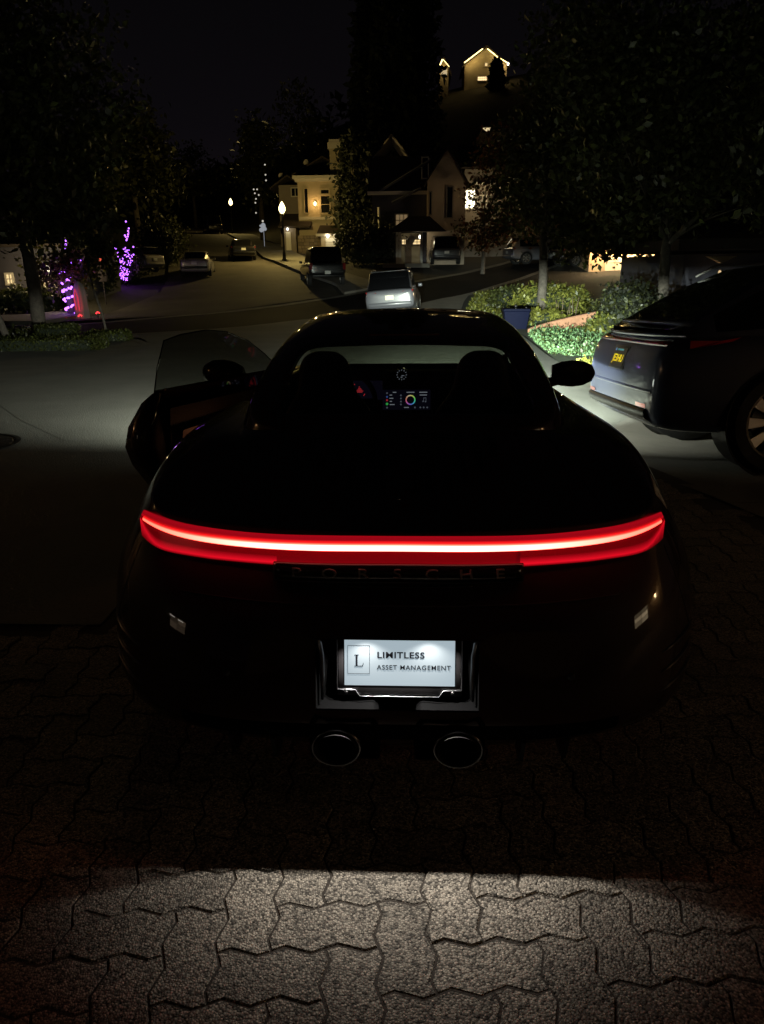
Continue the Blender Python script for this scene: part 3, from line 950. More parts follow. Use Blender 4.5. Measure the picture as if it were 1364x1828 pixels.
mb.add([(-W / 2, 0, -H / 2), (W / 2, 0, -H / 2), (W / 2, 0, H / 2), (-W / 2, 0, H / 2), (-W / 2, .014, -H / 2), (W / 2, .014, -H / 2), (W / 2, .014, H / 2), (-W / 2, .014, H / 2)],
       [(0, 1, 2, 3), (5, 4, 7, 6), (0, 4, 5, 1), (1, 5, 6, 2), (2, 6, 7, 3), (3, 7, 4, 0)])
mb.build('plate_frame', plate_frame_m, pl, bevel=.004)
mb = MB()
h2 = H / 2
loop = [(-W / 2, -.002, -h2 + .018), (-W / 2, -.002, h2 - .006), (-W / 2 + .006, -.002, h2), (W / 2 - .006, -.002, h2), (W / 2, -.002, h2 - .006), (W / 2, -.002, -h2 + .018),
        (W / 2 - .05, -.004, -h2 + .018), (W / 2 - .062, -.004, -h2), (-W / 2 + .062, -.004, -h2), (-W / 2 + .05, -.004, -h2 + .018), (-W / 2, -.002, -h2 + .018)]
mb.tube(loop, .0013, 6, cap=False); mb.build('frame_edge', edge_metal, pl, smooth=True)
for sg in (-1, 1):
    mb = MB(); mb.lathe([(.0, -.004), (.006, -.004), (.006, .003)], (sg * (W / 2 - .024), 0, -h2 + .009), 'Y', 10); mb.build('plate_screw', dark_metal, pl, smooth=True)
mb = MB(); mb.add([(-.018, -.004, h2 - .001), (.018, -.004, h2 - .001), (.012, -.004, h2 - .007), (-.012, -.004, h2 - .007)], [(0, 1, 2, 3)]); mb.build('latch', dark_metal, pl)
mb = MB()
sx0, sx1, sz0, sz1 = -.150, .151, -.062, .079
mb.add([(sx0, -.0015, sz0), (sx1, -.0015, sz0), (sx1, -.0015, sz1), (sx0, -.0015, sz1)], [(0, 1, 2, 3)])
scr = mb.build('screen', screen_w, pl)
text_obj('lettering', 'LIMITLESS', .0240, ink, scr, (-.0615, -.0028, .0225), ext=.0004, align='LEFT', xs=1.16, spacing=1.10, offset=.0006)
text_obj('lettering', 'ASSET MANAGEMENT', .0185, ink, scr, (-.0615, -.0028, -.0115), ext=.0004, align='LEFT', xs=1.02, spacing=1.12, offset=.0002)
mb = MB()
bx0, bx1, bz0, bz1 = -.141, -.0815, -.029, .049
for a, b in (((bx0, bz0), (bx1, bz0)), ((bx1, bz0), (bx1, bz1)), ((bx1, bz1), (bx0, bz1)), ((bx0, bz1), (bx0, bz0))):
    mb.tube([(a[0], -.0026, a[1]), (b[0], -.0026, b[1])], .0006, 4)
lx, lz = -.122, -.009
mb.box((lx + .0055, -.0026, lz + .0165), (.0050, .001, .030)); mb.box((lx + .0055, -.0027, lz + .0320), (.0110, .001, .0016))
mb.box((lx + .0110, -.0027, lz + .0010), (.0225, .001, .0018)); mb.add([(lx + .0222, -.0028, lz + .0001), (lx + .0205, -.0028, lz + .0018), (lx + .0235, -.0028, lz + .0105), (lx + .0246, -.0028, lz + .0105)], [(0, 1, 2, 3)])
mb.build('monogram', ink, scr)
text_obj('lettering', 'REVIVER', .0066, white_ink, pl, (-.1535, -.0028, .0855), ext=.0003, align='LEFT', spacing=1.1)
mb = MB(); mb.box((-.159, -.002, .0855), (.008, .002, .0062)); mb.build('maker_mark', white_ink, pl)

# ---- lower bumper: diffuser, exhaust surrounds and tips, reflectors, vents
mb = MB(); mb.grid([[on_body(x, .345, .001), on_body(x, .325, .006), on_body(x, .30, .010 * (1 - (abs(x) / .60) ** 6)), on_body(x, .21, .003) + Vector((0, .02, 0)), Vector((x, .25, .165))] for x in np.linspace(-.60, .60, 33)])
mb.build('diffuser', housing_m, car, smooth=True)
for x in (-.46, -.34, .34, .46):
    p0 = on_body(x, .29)
    mb = MB(); mb.add([(x - .006, p0.y - .012, .285), (x + .006, p0.y - .012, .285), (x + .006, p0.y + .02, .205), (x - .006, p0.y + .02, .205), (x - .006, p0.y + .12, .285), (x + .006, p0.y + .12, .285), (x + .006, p0.y + .14, .195), (x - .006, p0.y + .14, .195)],
                      [(0, 1, 2, 3), (5, 4, 7, 6), (0, 4, 5, 1), (1, 5, 6, 2), (2, 6, 7, 3), (3, 7, 4, 0)]); mb.build('diffuser_fin', satin, car)
for sg in (-1, 1):
    cx = sg * .139
    mb = MB()
    prof = [(-.096, .285), (-.094, .350), (-.080, .374), (-.052, .362), (.03, .360), (.074, .364), (.088, .350), (.094, .285), (.092, .238), (-.094, .238)]
    prof = [(cx + sg * -p[0], p[1]) for p in prof]
    n = len(prof)
    vs = [(x, -.030, z) for x, z in prof] + [(x, .12, z + .02) for x, z in prof] + [(cx + (x - cx) * .86, -.025, .29 + (z - .29) * .84) for x, z in prof] + [(cx + (x - cx) * .80, .05, .29 + (z - .29) * .78) for x, z in prof]
    fs = []
    for k in range(n):
        j = (k + 1) % n
        fs += [(k, j, j + n, k + n), (k, k + 2 * n, j + 2 * n, j), (k + 2 * n, k + 3 * n, j + 3 * n, j + 2 * n)]
    fs.append(tuple(3 * n + k for k in range(n)))
    mb.add(vs, fs); mb.build('exhaust_surround', housing_m, car, bevel=.006)
    cx = sg * .163
    mb = MB()
    prof = [(.050, .10), (.058, .02), (.062, -.036), (.0605, -.044), (.056, -.042), (.053, -.02), (.050, .09)]
    vsn = len(mb.v); mb.lathe(prof, (0, 0, 0), 'Y', 32)
    mb.v = [(v[0] * 1.08 + cx, v[1], v[2] * .93 + .281) for v in mb.v]
    tip = mb.build('exhaust_tip', dark_metal, car, smooth=True)
    mb = MB(); mb.lathe([(.0, .05), (.052, .05), (.052, -.05)], (0, 0, 0), 'Y', 24); mb.v = [(v[0] * 1.06 + cx, v[1], v[2] * .9 + .281) for v in mb.v]
    mb.build('exhaust_bore', pipe_dark, tip, smooth=True)
    # corner reflector, vent slats
    mb = MB(); mb.grid([[on_body(sg * x_, .245 + (x_ - .66) * .1, .004), on_body(sg * x_, .268 + (x_ - .66) * .1, .004)] for x_ in np.linspace(.64, .80, 7)]); mb.build('reflector', red_off, car)
    for k in range(3):
        z = .37 + k * .055
        mb = MB(); mb.tube([on_body(sg * x_, z + (x_ - .74) * .10, .001) for x_ in (.735, .765, .795, .825, .85, .872)], [.002, .005, .006, .006, .005, .002], 6); mb.build('vent_slat', dark_metal, car, smooth=True)
    mb = MB(); mb.lathe([(0, -.003), (.010, -.003), (.011, .004)], on_body(sg * .46, .47), 'Y', 12); mb.build('parking_sensor', satin, car, smooth=True)

# ---- wheels
alloy_d = mat('dark_alloy', (.09, .09, .095), rough=.3, metal=1)
def wheel(parent, loc, r, rr, w, rim_m, spokes=10, side=1, blades=1., name='wheel'):
    h = bpy.data.objects.new(name, None); COL.objects.link(h); h.parent = parent; h.location = loc; h.empty_display_size = .1
    mb = MB(); mb.lathe([(rr, -w / 2), (r * .96, -w / 2), (r, -w * .38), (r, w * .38), (r * .96, w / 2), (rr, w / 2)], axis='X', n=40, close=True)
    mb.build('tyre', rubber, h, smooth=False)
    mb = MB(); s = side
    mb.lathe([(rr, s * w * .49), (rr * .965, s * w * .505), (rr * .94, s * w * .46), (rr * .92, -s * w * .4)], axis='X', n=40)
    for k in range(spokes):
        a = 2 * PI * k / spokes
        def P(rad, da, x): return (x, rad * math.cos(a + da), rad * math.sin(a + da))
        w0, w1 = .085 * blades, .20 * blades
        x0, x1 = s * w * .40, s * w * .47
        mb.add([P(rr * .2, -w0 * 2.2, x0), P(rr * .2, w0 * 2.2, x0), P(rr * .94, w1 * .62, x1), P(rr * .94, -w1 * .62, x1),
                P(rr * .2, -w0 * 2.2, x0 - s * .03), P(rr * .2, w0 * 2.2, x0 - s * .03), P(rr * .94, w1 * .62, x1 - s * .03), P(rr * .94, -w1 * .62, x1 - s * .03)],
               [(0, 1, 2, 3), (4, 7, 6, 5), (0, 4, 5, 1), (1, 5, 6, 2), (2, 6, 7, 3), (3, 7, 4, 0)])
    mb.lathe([(0, s * w * .44), (rr * .19, s * w * .43), (rr * .24, s * w * .36)], axis='X', n=20)
    mb.build('rim', rim_m, h)
    mb = MB(); mb.lathe([(0, s * w * .1), (rr * .70, s * w * .1), (rr * .70, s * w * .06), (0, s * w * .06)], axis='X', n=28); mb.build('brake_disc', dark_metal, h, smooth=False)
    return h
for sg in (-1, 1):
    wheel(car, (sg * .80, 1.04, .355), .355, .268, .30, alloy_d, 10, sg)
    wheel(car, (sg * .79, 3.49, .345), .345, .255, .25, alloy_d, 10, sg)
    for cy, cz in ((1.04, .355), (3.49, .345)):
        mb = MB(); mb.lathe([(.385, sg * .90), (.39, sg * .62), (.20, sg * .56)], (0, cy, cz), 'X', 32); mb.build('wheel_arch', satin, car, smooth=True)

# ---- cabin
mb = MB(); mb.box((0, 2.2, .20), (1.50, 2.6, .04)); mb.box((0, .95, .62), (1.3, .06, .62)); mb.box((0, 1.22, .60), (1.16, .50, .06))
mb.box((-.74, 2.3, .24), (.10, 1.4, .12)); mb.box((0, 3.30, .52), (1.40, .06, .62)); mb.box((0, 2.4, .40), (.24, 1.5, .34))
mb.build('cabin_floor', trim, car, bevel=.01)
for sx_ in (-.372, .362):
    st = bpy.data.objects.new('seat', None); COL.objects.link(st); st.parent = car; st.location = (sx_, 2.0, 0); st.empty_display_size = .1
    mb = MB(); mb.box((0, .22, .40), (.50, .52, .18), rx=.12); mb.build('seat_cushion', leather, st, sub=0, bevel=.06)
    mb = MB()
    secs = [(.45, .05, .25, .07), (.60, -.02, .265, .075), (.76, -.10, .25, .065), (.86, -.155, .20, .055), (.93, -.19, .145, .05), (.99, -.215, .128, .05), (1.05, -.235, .124, .052), (1.095, -.248, .110, .046), (1.125, -.255, .080, .036), (1.140, -.258, .040, .015)]
    rws = []
    for z, y, hw, hd in secs:
        rws.append([Vector((hw * math.copysign(abs(math.cos(a)) ** .6, math.cos(a)), y + hd * math.copysign(abs(math.sin(a)) ** .8, math.sin(a)), z)) for a in np.linspace(0, 2 * PI, 20, endpoint=False)])
    mb.grid(rws, closed=True); mb.f.append(tuple(range(len(mb.v) - 20, len(mb.v)))); mb.m.append(0)
    mb.build('seat_back', leather, st, sub=1)
# dashboard with hood over the instruments
dz = MB()
dz.grid([[Vector((x, 3.34, .845)), Vector((x, 3.15, .872)), Vector((x, 3.00, .878 + (.018 if -.52 < x < -.14 else 0))), Vector((x, 2.92, .862 + (.018 if -.52 < x < -.14 else 0))), Vector((x, 2.93, .80)), Vector((x, 2.97, .66)), Vector((x, 3.0, .50))] for x in np.linspace(-.68, .68, 35)])
dz.build('dashboard', trim, car, smooth=True)
mb = MB(); mb.lathe([(0, -.004), (.040, -.004), (.040, .05), (0, .05)], (-.030, 2.895, .872), 'Y', 24); ck = mb.build('dash_clock', gloss_black, car, smooth=False)
ui_w = mat('ui_white', (0, 0, 0), emit=(.75, .8, 1.0), estr=.30)
ui_dim = mat('ui_grey', (0, 0, 0), emit=(.55, .6, .85), estr=.16)
ui_red = mat('ui_red', (0, 0, 0), emit=(1, .05, .07), estr=.55)
ui_green = mat('ui_green', (0, 0, 0), emit=(.1, 1, .2), estr=.45)
ui_blue = mat('ui_blue', (0, 0, 0), emit=(.12, .25, 1), estr=.35)
ui_bg = mat('ui_dark', (.004, .004, .006), rough=.2, emit=(.10, .08, .22), estr=.03)
mb = MB()
for k in range(12):
    a = 2 * PI * k / 12; c_ = Vector((-.030 + .029 * math.sin(a), 2.889, .872 + .029 * math.cos(a)))
    mb.box(c_, (.003, .002, .007), ry=a)
mb.box((-.022, 2.889, .868), (.018, .002, .0025)); mb.box((-.030, 2.889, .858), (.012, .002, .004))
mb.build('dial_marks', ui_w, ck)
# centre touch screen
sc = bpy.data.objects.new('touch_screen', None); COL.objects.link(sc); sc.parent = car; sc.location = (.0, 2.90, .715); sc.rotation_euler = (-.12, 0, 0); sc.empty_display_size = .1
mb = MB(); mb.box((0, .006, 0), (.30, .012, .125)); mb.build('display', ui_bg, sc, bevel=.003)
hue = [(.95, .9, .25), (.6, 1, .2), (.2, 1, .25), (.1, .9, .6), (.1, .6, 1), (.15, .3, 1), (.4, .2, 1), (.8, .2, .8), (1, .2, .4), (1, .35, .25), (1, .6, .45), (1, .85, .5)]
ringp = bpy.data.objects.new('colour_ring', None); COL.objects.link(ringp); ringp.parent = sc; ringp.location = (.025, -.002, .0); ringp.empty_display_size = .02
for k in range(12):
    m_ = mat('ring_colour', (0, 0, 0), emit=hue[k], estr=.75)
    mb = MB(); q = []
    for a in (2 * PI * k / 12, 2 * PI * (k + .5) / 12, 2 * PI * (k + 1) / 12):
        q += [(.024 * math.sin(a), 0, .024 * math.cos(a)), (.031 * math.sin(a), 0, .031 * math.cos(a))]
    mb.add(q, [(0, 1, 3, 2), (2, 3, 5, 4)]); mb.build('ring_segment', m_, ringp)
mb = MB()
for x, z, w_ in ((-.075, .047, .022), (.025, .047, .05), (.105, .047, .05), (.105, .030, .045), (-.098, .030, .016), (-.095, .010, .024), (-.098, -.009, .014), (-.090, -.029, .03), (0, -.047, .03)):
    mb.box((x, -.002, z), (w_, .001, .005))
mb.build('menu_lines', ui_w, sc)
mb = MB()
for x, z in ((-.035, .028), (-.035, .009), (-.035, -.010), (-.035, -.028), (.053, -.047), (.087, -.047), (.108, -.047), (.13, -.047), (-.122, .042), (-.122, -.048)):
    mb.lathe([(0, -.002), (.0055, -.002), (.0055, 0)], (x, 0, z), 'Y', 10)
mb.box((.107, -.002, .002), (.003, .001, .022)); mb.box((.115, -.002, .012), (.016, .001, .004)); mb.box((.122, -.002, .0), (.003, .001, .022)); mb.ball((.104, -.002, -.009), .005, 6, 4); mb.ball((.119, -.002, -.011), .005, 6, 4)
mb.build('icons', ui_dim, sc)
for m_, z in ((ui_blue, .019), (ui_red, -.002), (ui_green, -.025)):
    mb = MB(); mb.lathe([(0, -.002), (.008 if m_ is ui_green else .0055, -.002), (.006, 0)], (-.122, 0, z), 'Y', 12); mb.build('app_icon', m_, sc)
# instrument cluster seen past the wheel rim
cl_ = bpy.data.objects.new('instrument_cluster', None); COL.objects.link(cl_); cl_.parent = car; cl_.location = (-.300, 2.915, .772); cl_.empty_display_size = .1
mb = MB(); mb.box((-.02, .01, 0), (.34, .012, .12)); mb.build('cluster_face', ui_bg, cl_, bevel=.004)
mb = MB(); mb.tube([(.046 * math.cos(a) - .004, -.002, .046 * math.sin(a) - .002) for a in np.linspace(R(115), R(222), 14)], .0024, 5)
mb.tube([(.046 * math.cos(a) - .004, -.002, .046 * math.sin(a) - .002) for a in np.linspace(R(318), R(336), 4)], .0024, 5)
for z, w_ in ((.012, .018), (.004, .03), (-.003, .044), (-.010, .034)): mb.box((.006, -.002, z), (w_, .001, .004))
mb.box((.004, -.002, .022), (.008, .001, .005)); mb.build('dial_arc', ui_red, cl_)
mb = MB(); mb.tube([(.062 * math.cos(a) - .012, -.002, .062 * math.sin(a) - .002) for a in np.linspace(R(138), R(185), 8)], .0022, 5); mb.ball((-.052, -.002, .05), .004, 6, 4); mb.ball((.018, -.002, -.055), .004, 6, 4)
mb.build('dial_scale', ui_dim, cl_)
mb = MB(); pts = [(-.37 + .185 * math.cos(a), 2.70 + .05 * math.sin(a), .735 + .172 * math.sin(a)) for a in np.linspace(0, 2 * PI, 41)]
mb.tube(pts, .0155, 8, cap=False); mb.box((-.37, 2.72, .735), (.34, .03, .035)); mb.lathe([(0, 0), (.06, 0), (.05, .12)], (-.37, 2.69, .73), 'Y', 16)
mb.build('steering_wheel', satin, car, smooth=True)
mb = MB(); mb.box((-.02, 2.50, 1.205), (.24, .03, .052)); mb.tube([(-.02, 2.5, 1.215), (-.02, 2.6, 1.26)], .012, 6); mb.build('rear_view_mirror', gloss_black, car, bevel=.01)

# ---- door mirrors
def mirror_mb(sg):
    mb = MB()
    secs = [(.0, .045, .035), (.05, .062, .05), (.11, .068, .062), (.17, .062, .060), (.215, .043, .045), (.232, .012, .015)]
    rws = []
    for x, hz, hy in secs:
        rws.append([Vector((sg * x, hy * math.cos(a) + x * .12, hz * math.sin(a))) for a in np.linspace(0, 2 * PI, 18, endpoint=False)])
    mb.grid(rws, closed=True)
    mb.f += [tuple(range(18)), tuple(range(len(mb.v) - 18, len(mb.v)))]; mb.m += [0, 0]
    return mb
mb = mirror_mb(1); mb.tube([(-.06, .02, -.055), (.04, .0, -.035)], [.03, .022], 8)
mi = mb.build('door_mirror', paint, car, smooth=True); mi.location = (.862, 2.74, .895); mi.scale = (1.12, 1.1, 1.15)
mb = MB(); mb.lathe([(0, -.062), (.055, -.06)], (.12, .0, 0), 'Y', 18); mb.v = [(.12 + (v[0] - .12) * 1.5, v[1], v[2]) for v in mb.v]; mb.build('mirror_glass', gloss_black, mi)

# ---- open driver door, hinged at its front edge
door = bpy.data.objects.new('door', None); COL.objects.link(door); door.parent = car
door['label'] = 'driver door swung open'
door.location = (-.885, 2.98, 0); door.rotation_euler = (0, 0, R(-25)); door.empty_display_size = .2
S = list(np.linspace(0, 1, 15))
def dlen(z): return 1.10 + .15 * math.exp(-((z - .68) / .20) ** 2) - .16 * max(0, (.45 - z) / .2)
rws = []
for z, xo in ((.24, .045), (.30, .012), (.42, .0), (.56, .002), (.66, .015), (.76, .030), (.86, .075), (.905, .125), (.925, .16)):
    rws.append([Vector((xo - .018 * math.sin(PI * s), -s * dlen(z), z + (.012 * s if z > .85 else 0))) for s in S])
mb = MB(); mb.grid(rws)
inner = [[Vector((.145 + (.03 if z < .5 else 0), p.y, p.z)) for p in r] for z, r in zip((.24, .30, .42, .56, .66, .76, .86, .905, .925), rws)]
mb.grid(inner)
n = len(rws)
for a, b in ((rws, inner),):
    edge1 = [r[-1] for r in a]; edge2 = [r[-1] for r in b]; mb.grid([edge1, edge2])
    edge1 = [r[0] for r in a]; edge2 = [r[0] for r in b]; mb.grid([edge1, edge2])
    mb.grid([a[0], b[0]]); mb.grid([a[-1], b[-1]])
mb.build('door_shell', paint, door, smooth=True, weld=True)
mb = MB(); mb.grid([[Vector((.178 - .02 * math.sin(PI * t), -.10 - s * (dlen(.62) - .26), .42 + .42 * t)) for s in S] for t in np.linspace(0, 1, 5)]); mb.build('door_card', trim, door, smooth=True)
mb = MB(); mb.grid([[Vector((.197 - .01 * math.sin(PI * t), -.22 - s * .80, .60 + .12 * t + .03 * (1 - s))) for s in S] for t in np.linspace(0, 1, 4)]); mb.build('door_trim', tan, door, smooth=True)
mb = MB(); mb.tube([(.205, -.35, .60), (.21, -.60, .585), (.205, -.85, .60)], .004, 6); mb.build('ambient_light', mat('ambient_violet', (0, 0, 0), emit=(.16, .10, 1.0), estr=.8), door)
mb = MB(); mb.box((.215, -.62, .655), (.06, .50, .05)); mb.build('armrest', leather, door, bevel=.02)
gl = [(-.10, .925), (-.28, 1.03), (-.47, 1.125), (-.66, 1.185), (-.84, 1.208), (-1.03, 1.200), (-1.14, 1.180), (-1.165, 1.05), (-1.165, .925)]
vs = []
for y, z in gl: vs.append((.165 + .075 * max(0, (z - .925) / .26), y, z))
cen_ = (.20, -.75, 1.02)
mb = MB(); mb.add(vs + [cen_], [(i, i + 1, len(gl)) for i in range(len(gl) - 1)] + [(len(gl) - 1, 0, len(gl))]); mb.build('door_window', door_glass, door, smooth=True)
mb = MB(); mb.tube([(v[0], v[1], v[2]) for v in vs], .0035, 5, cap=True); mb.build('window_edge', gloss_black, door, smooth=True)
mb = mirror_mb(-1); mb.tube([(.06, .02, -.055), (-.04, .0, -.035)], [.03, .022], 8)
mi2 = mb.build('door_mirror', paint, door, smooth=True); mi2.location = (.03, -.30, .900); mi2.scale = (1.3, 1.2, 1.25)
mb = MB(); mb.tube([(-.012, -.90, .72), (-.022, -.98, .722), (-.012, -1.06, .72)], [.006, .010, .006], 8); mb.build('door_handle', paint, door, smooth=True)
point('courtesy_light', (-.93, 2.15, .60), .30, (1, .42, .18), .03, car)
# headlamps: projector behind a clear cover, with the shade that cuts the beam off above the horizon
for sg in (-1, 1):
    hl = bpy.data.objects.new('headlight', None); COL.objects.link(hl); hl.parent = car; hl.location = (sg * .70, 4.30, .630); hl.empty_display_size = .1
    mb = MB(); mb.lathe([(.0, -.10), (.10, -.08), (.105, .0), (.10, .01)], axis='Y', n=20); mb.build('lamp_bowl', dark_metal, hl, smooth=True)
    mb = MB(); mb.ball((0, 0, 0), .11, 16, 8, sc=(1, .6, 1)); mb.build('lamp_cover', lamp_glass, hl, smooth=True)
    mb = MB(); mb.box((0, .085, .0145), (.30, .13, .004)); mb.build('beam_shade', satin, hl)
    spot('headlight_beam', (0, .03, .011), (sg * .25, 3, -.06), 2700 if sg < 0 else 900, (.95, 1.0, .84), 166, 1.0, .0035, hl)
    spot('headlight_hotspot', (0, .03, .010), (1.6, 6, -.03), 9500, (.88, 1.0, .86), 64, .9, .0035, hl)
    spot('headlight_reach', (0, .03, .010), (1.95, 10, -.02), 19000, (.88, 1.0, .86), 30, 1.0, .0035, hl)
    spot('side_fill_light', (sg * .06, .05, -.02), (sg * 1.2, 1.5, -.5), 30, (.92, 1.0, .88), 160, 1.0, .06, hl)  # added soft fill for the road beside the car, no such lamp
    spot('headlight_stray', (0, .16, .03), (.6, 3, .35), 48, (.90, 1.0, .86), 130, 1.0, .02, hl)

# ================================================================== OTHER CARS
tyre_far = rubber
alloy_b = mat('bright_alloy', (.75, .72, .68), rough=.35, metal=.6)
alloy = mat('alloy', (.42, .41, .39), rough=.3, metal=.8)
plate_yellow = mat('plate_yellow', (.85, .66, .03), rough=.5, emit=(1, .72, .02), estr=.5)  # letters glow in place of headlight light thrown back
plate_black = mat('plate_black', (.01, .01, .012), rough=.5)
plate_pale = mat('plate_pale', (.75, .75, .72), rough=.5)
tail_red = mat('tail_red', (.20, .008, .008), rough=.15, coat=.5)

def car_body(o_parent, L, W, stations, paint_m, sub=3):
    """stations: (y, z_low, z_belt, half width); a closed shell"""
    rows = []
    for y, zl, zb, hw in stations:
        zm = zl + (zb - zl) * .55
        pr = [(0, zl), (hw * .80, zl), (hw * .95, zl + .05), (hw * .995, zl + (zb - zl) * .3), (hw, zm), (hw * .975, zb - (zb - zl) * .18), (hw * .925, zb - .012), (hw * .80, zb + .012), (0, zb + .03)]
        rows.append([Vector((x, y, z)) for x, z in pr] + [Vector((-x, y, z)) for x, z in pr[-2:0:-1]])
    mb = MB(); mb.grid(rows, closed=True)
    n = len(rows[0])
    mb.f += [tuple(range(n)), tuple(len(mb.v) - n + k for k in range(n))]; mb.m += [0, 0]
    o = mb.build('body', paint_m, o_parent, sub=sub)
    return o

def greenhouse(o_parent, st, paint_m, glass_m):
    """st: (y, z_base, z_top, hw_base, hw_top, kind) ; kind of the band behind that section: R rear glass, G side glass, F windscreen"""
    rows = []
    for y, zb, zt, wb, wt in st:
        h = zt - zb
        rows.append([Vector(p) for p in ((wb, y, zb - .03), (wb - .012, y, zb + h * .10), (wt + (wb - wt) * .22, y, zb + h * .80), (wt, y, zb + h * .93), (wt * .8, y, zb + h * .985), (0, y, zt))])
    rows = [r + [Vector((-p.x, p.y, p.z)) for p in r[-2::-1]] for r in rows]
    n = len(rows[0]); m = len(rows)
    top = [st[i][2] for i in range(m)]; zmax = max(top)
    def cl(i, k):
        kk = min(k, n - 2 - k)
        steep = (st[i + 1][2] - st[i][2]) / max(st[i + 1][0] - st[i][0], .01)
        if kk >= 3: return 1 if abs(steep) > .22 else 0
        if kk == 1 and 0 < i < m - 2: return 1
        return 0
    objs = []
    mb = MB(); mb.grid(rows, mif=lambda i, k: 0 if cl(i, k) == 0 else -1); objs.append(mb.build('roof', paint_m, o_parent, smooth=True, weld=True))
    def sect(nm, f):
        mb = MB(); mb.grid(rows, mif=lambda i, k: 0 if cl(i, k) == 1 and f(i, k) else -1)
        if mb.f: objs.append(mb.build(nm, glass_m, o_parent, smooth=True, weld=True))
    mid = m // 2
    sect('rear_window', lambda i, k: 3 <= min(k, n - 2 - k) and i < mid)
    sect('windscreen', lambda i, k: 3 <= min(k, n - 2 - k) and i >= mid)
    sect('side_window', lambda i, k: k == 1)
    sect('side_window', lambda i, k: k == n - 3)
    for o in objs:
        b = bmesh.new(); b.from_mesh(o.data)
        bmesh.ops.delete(b, geom=[v for v in b.verts if not v.link_faces], context='VERTS'); b.to_mesh(o.data); b.free()
    return objs

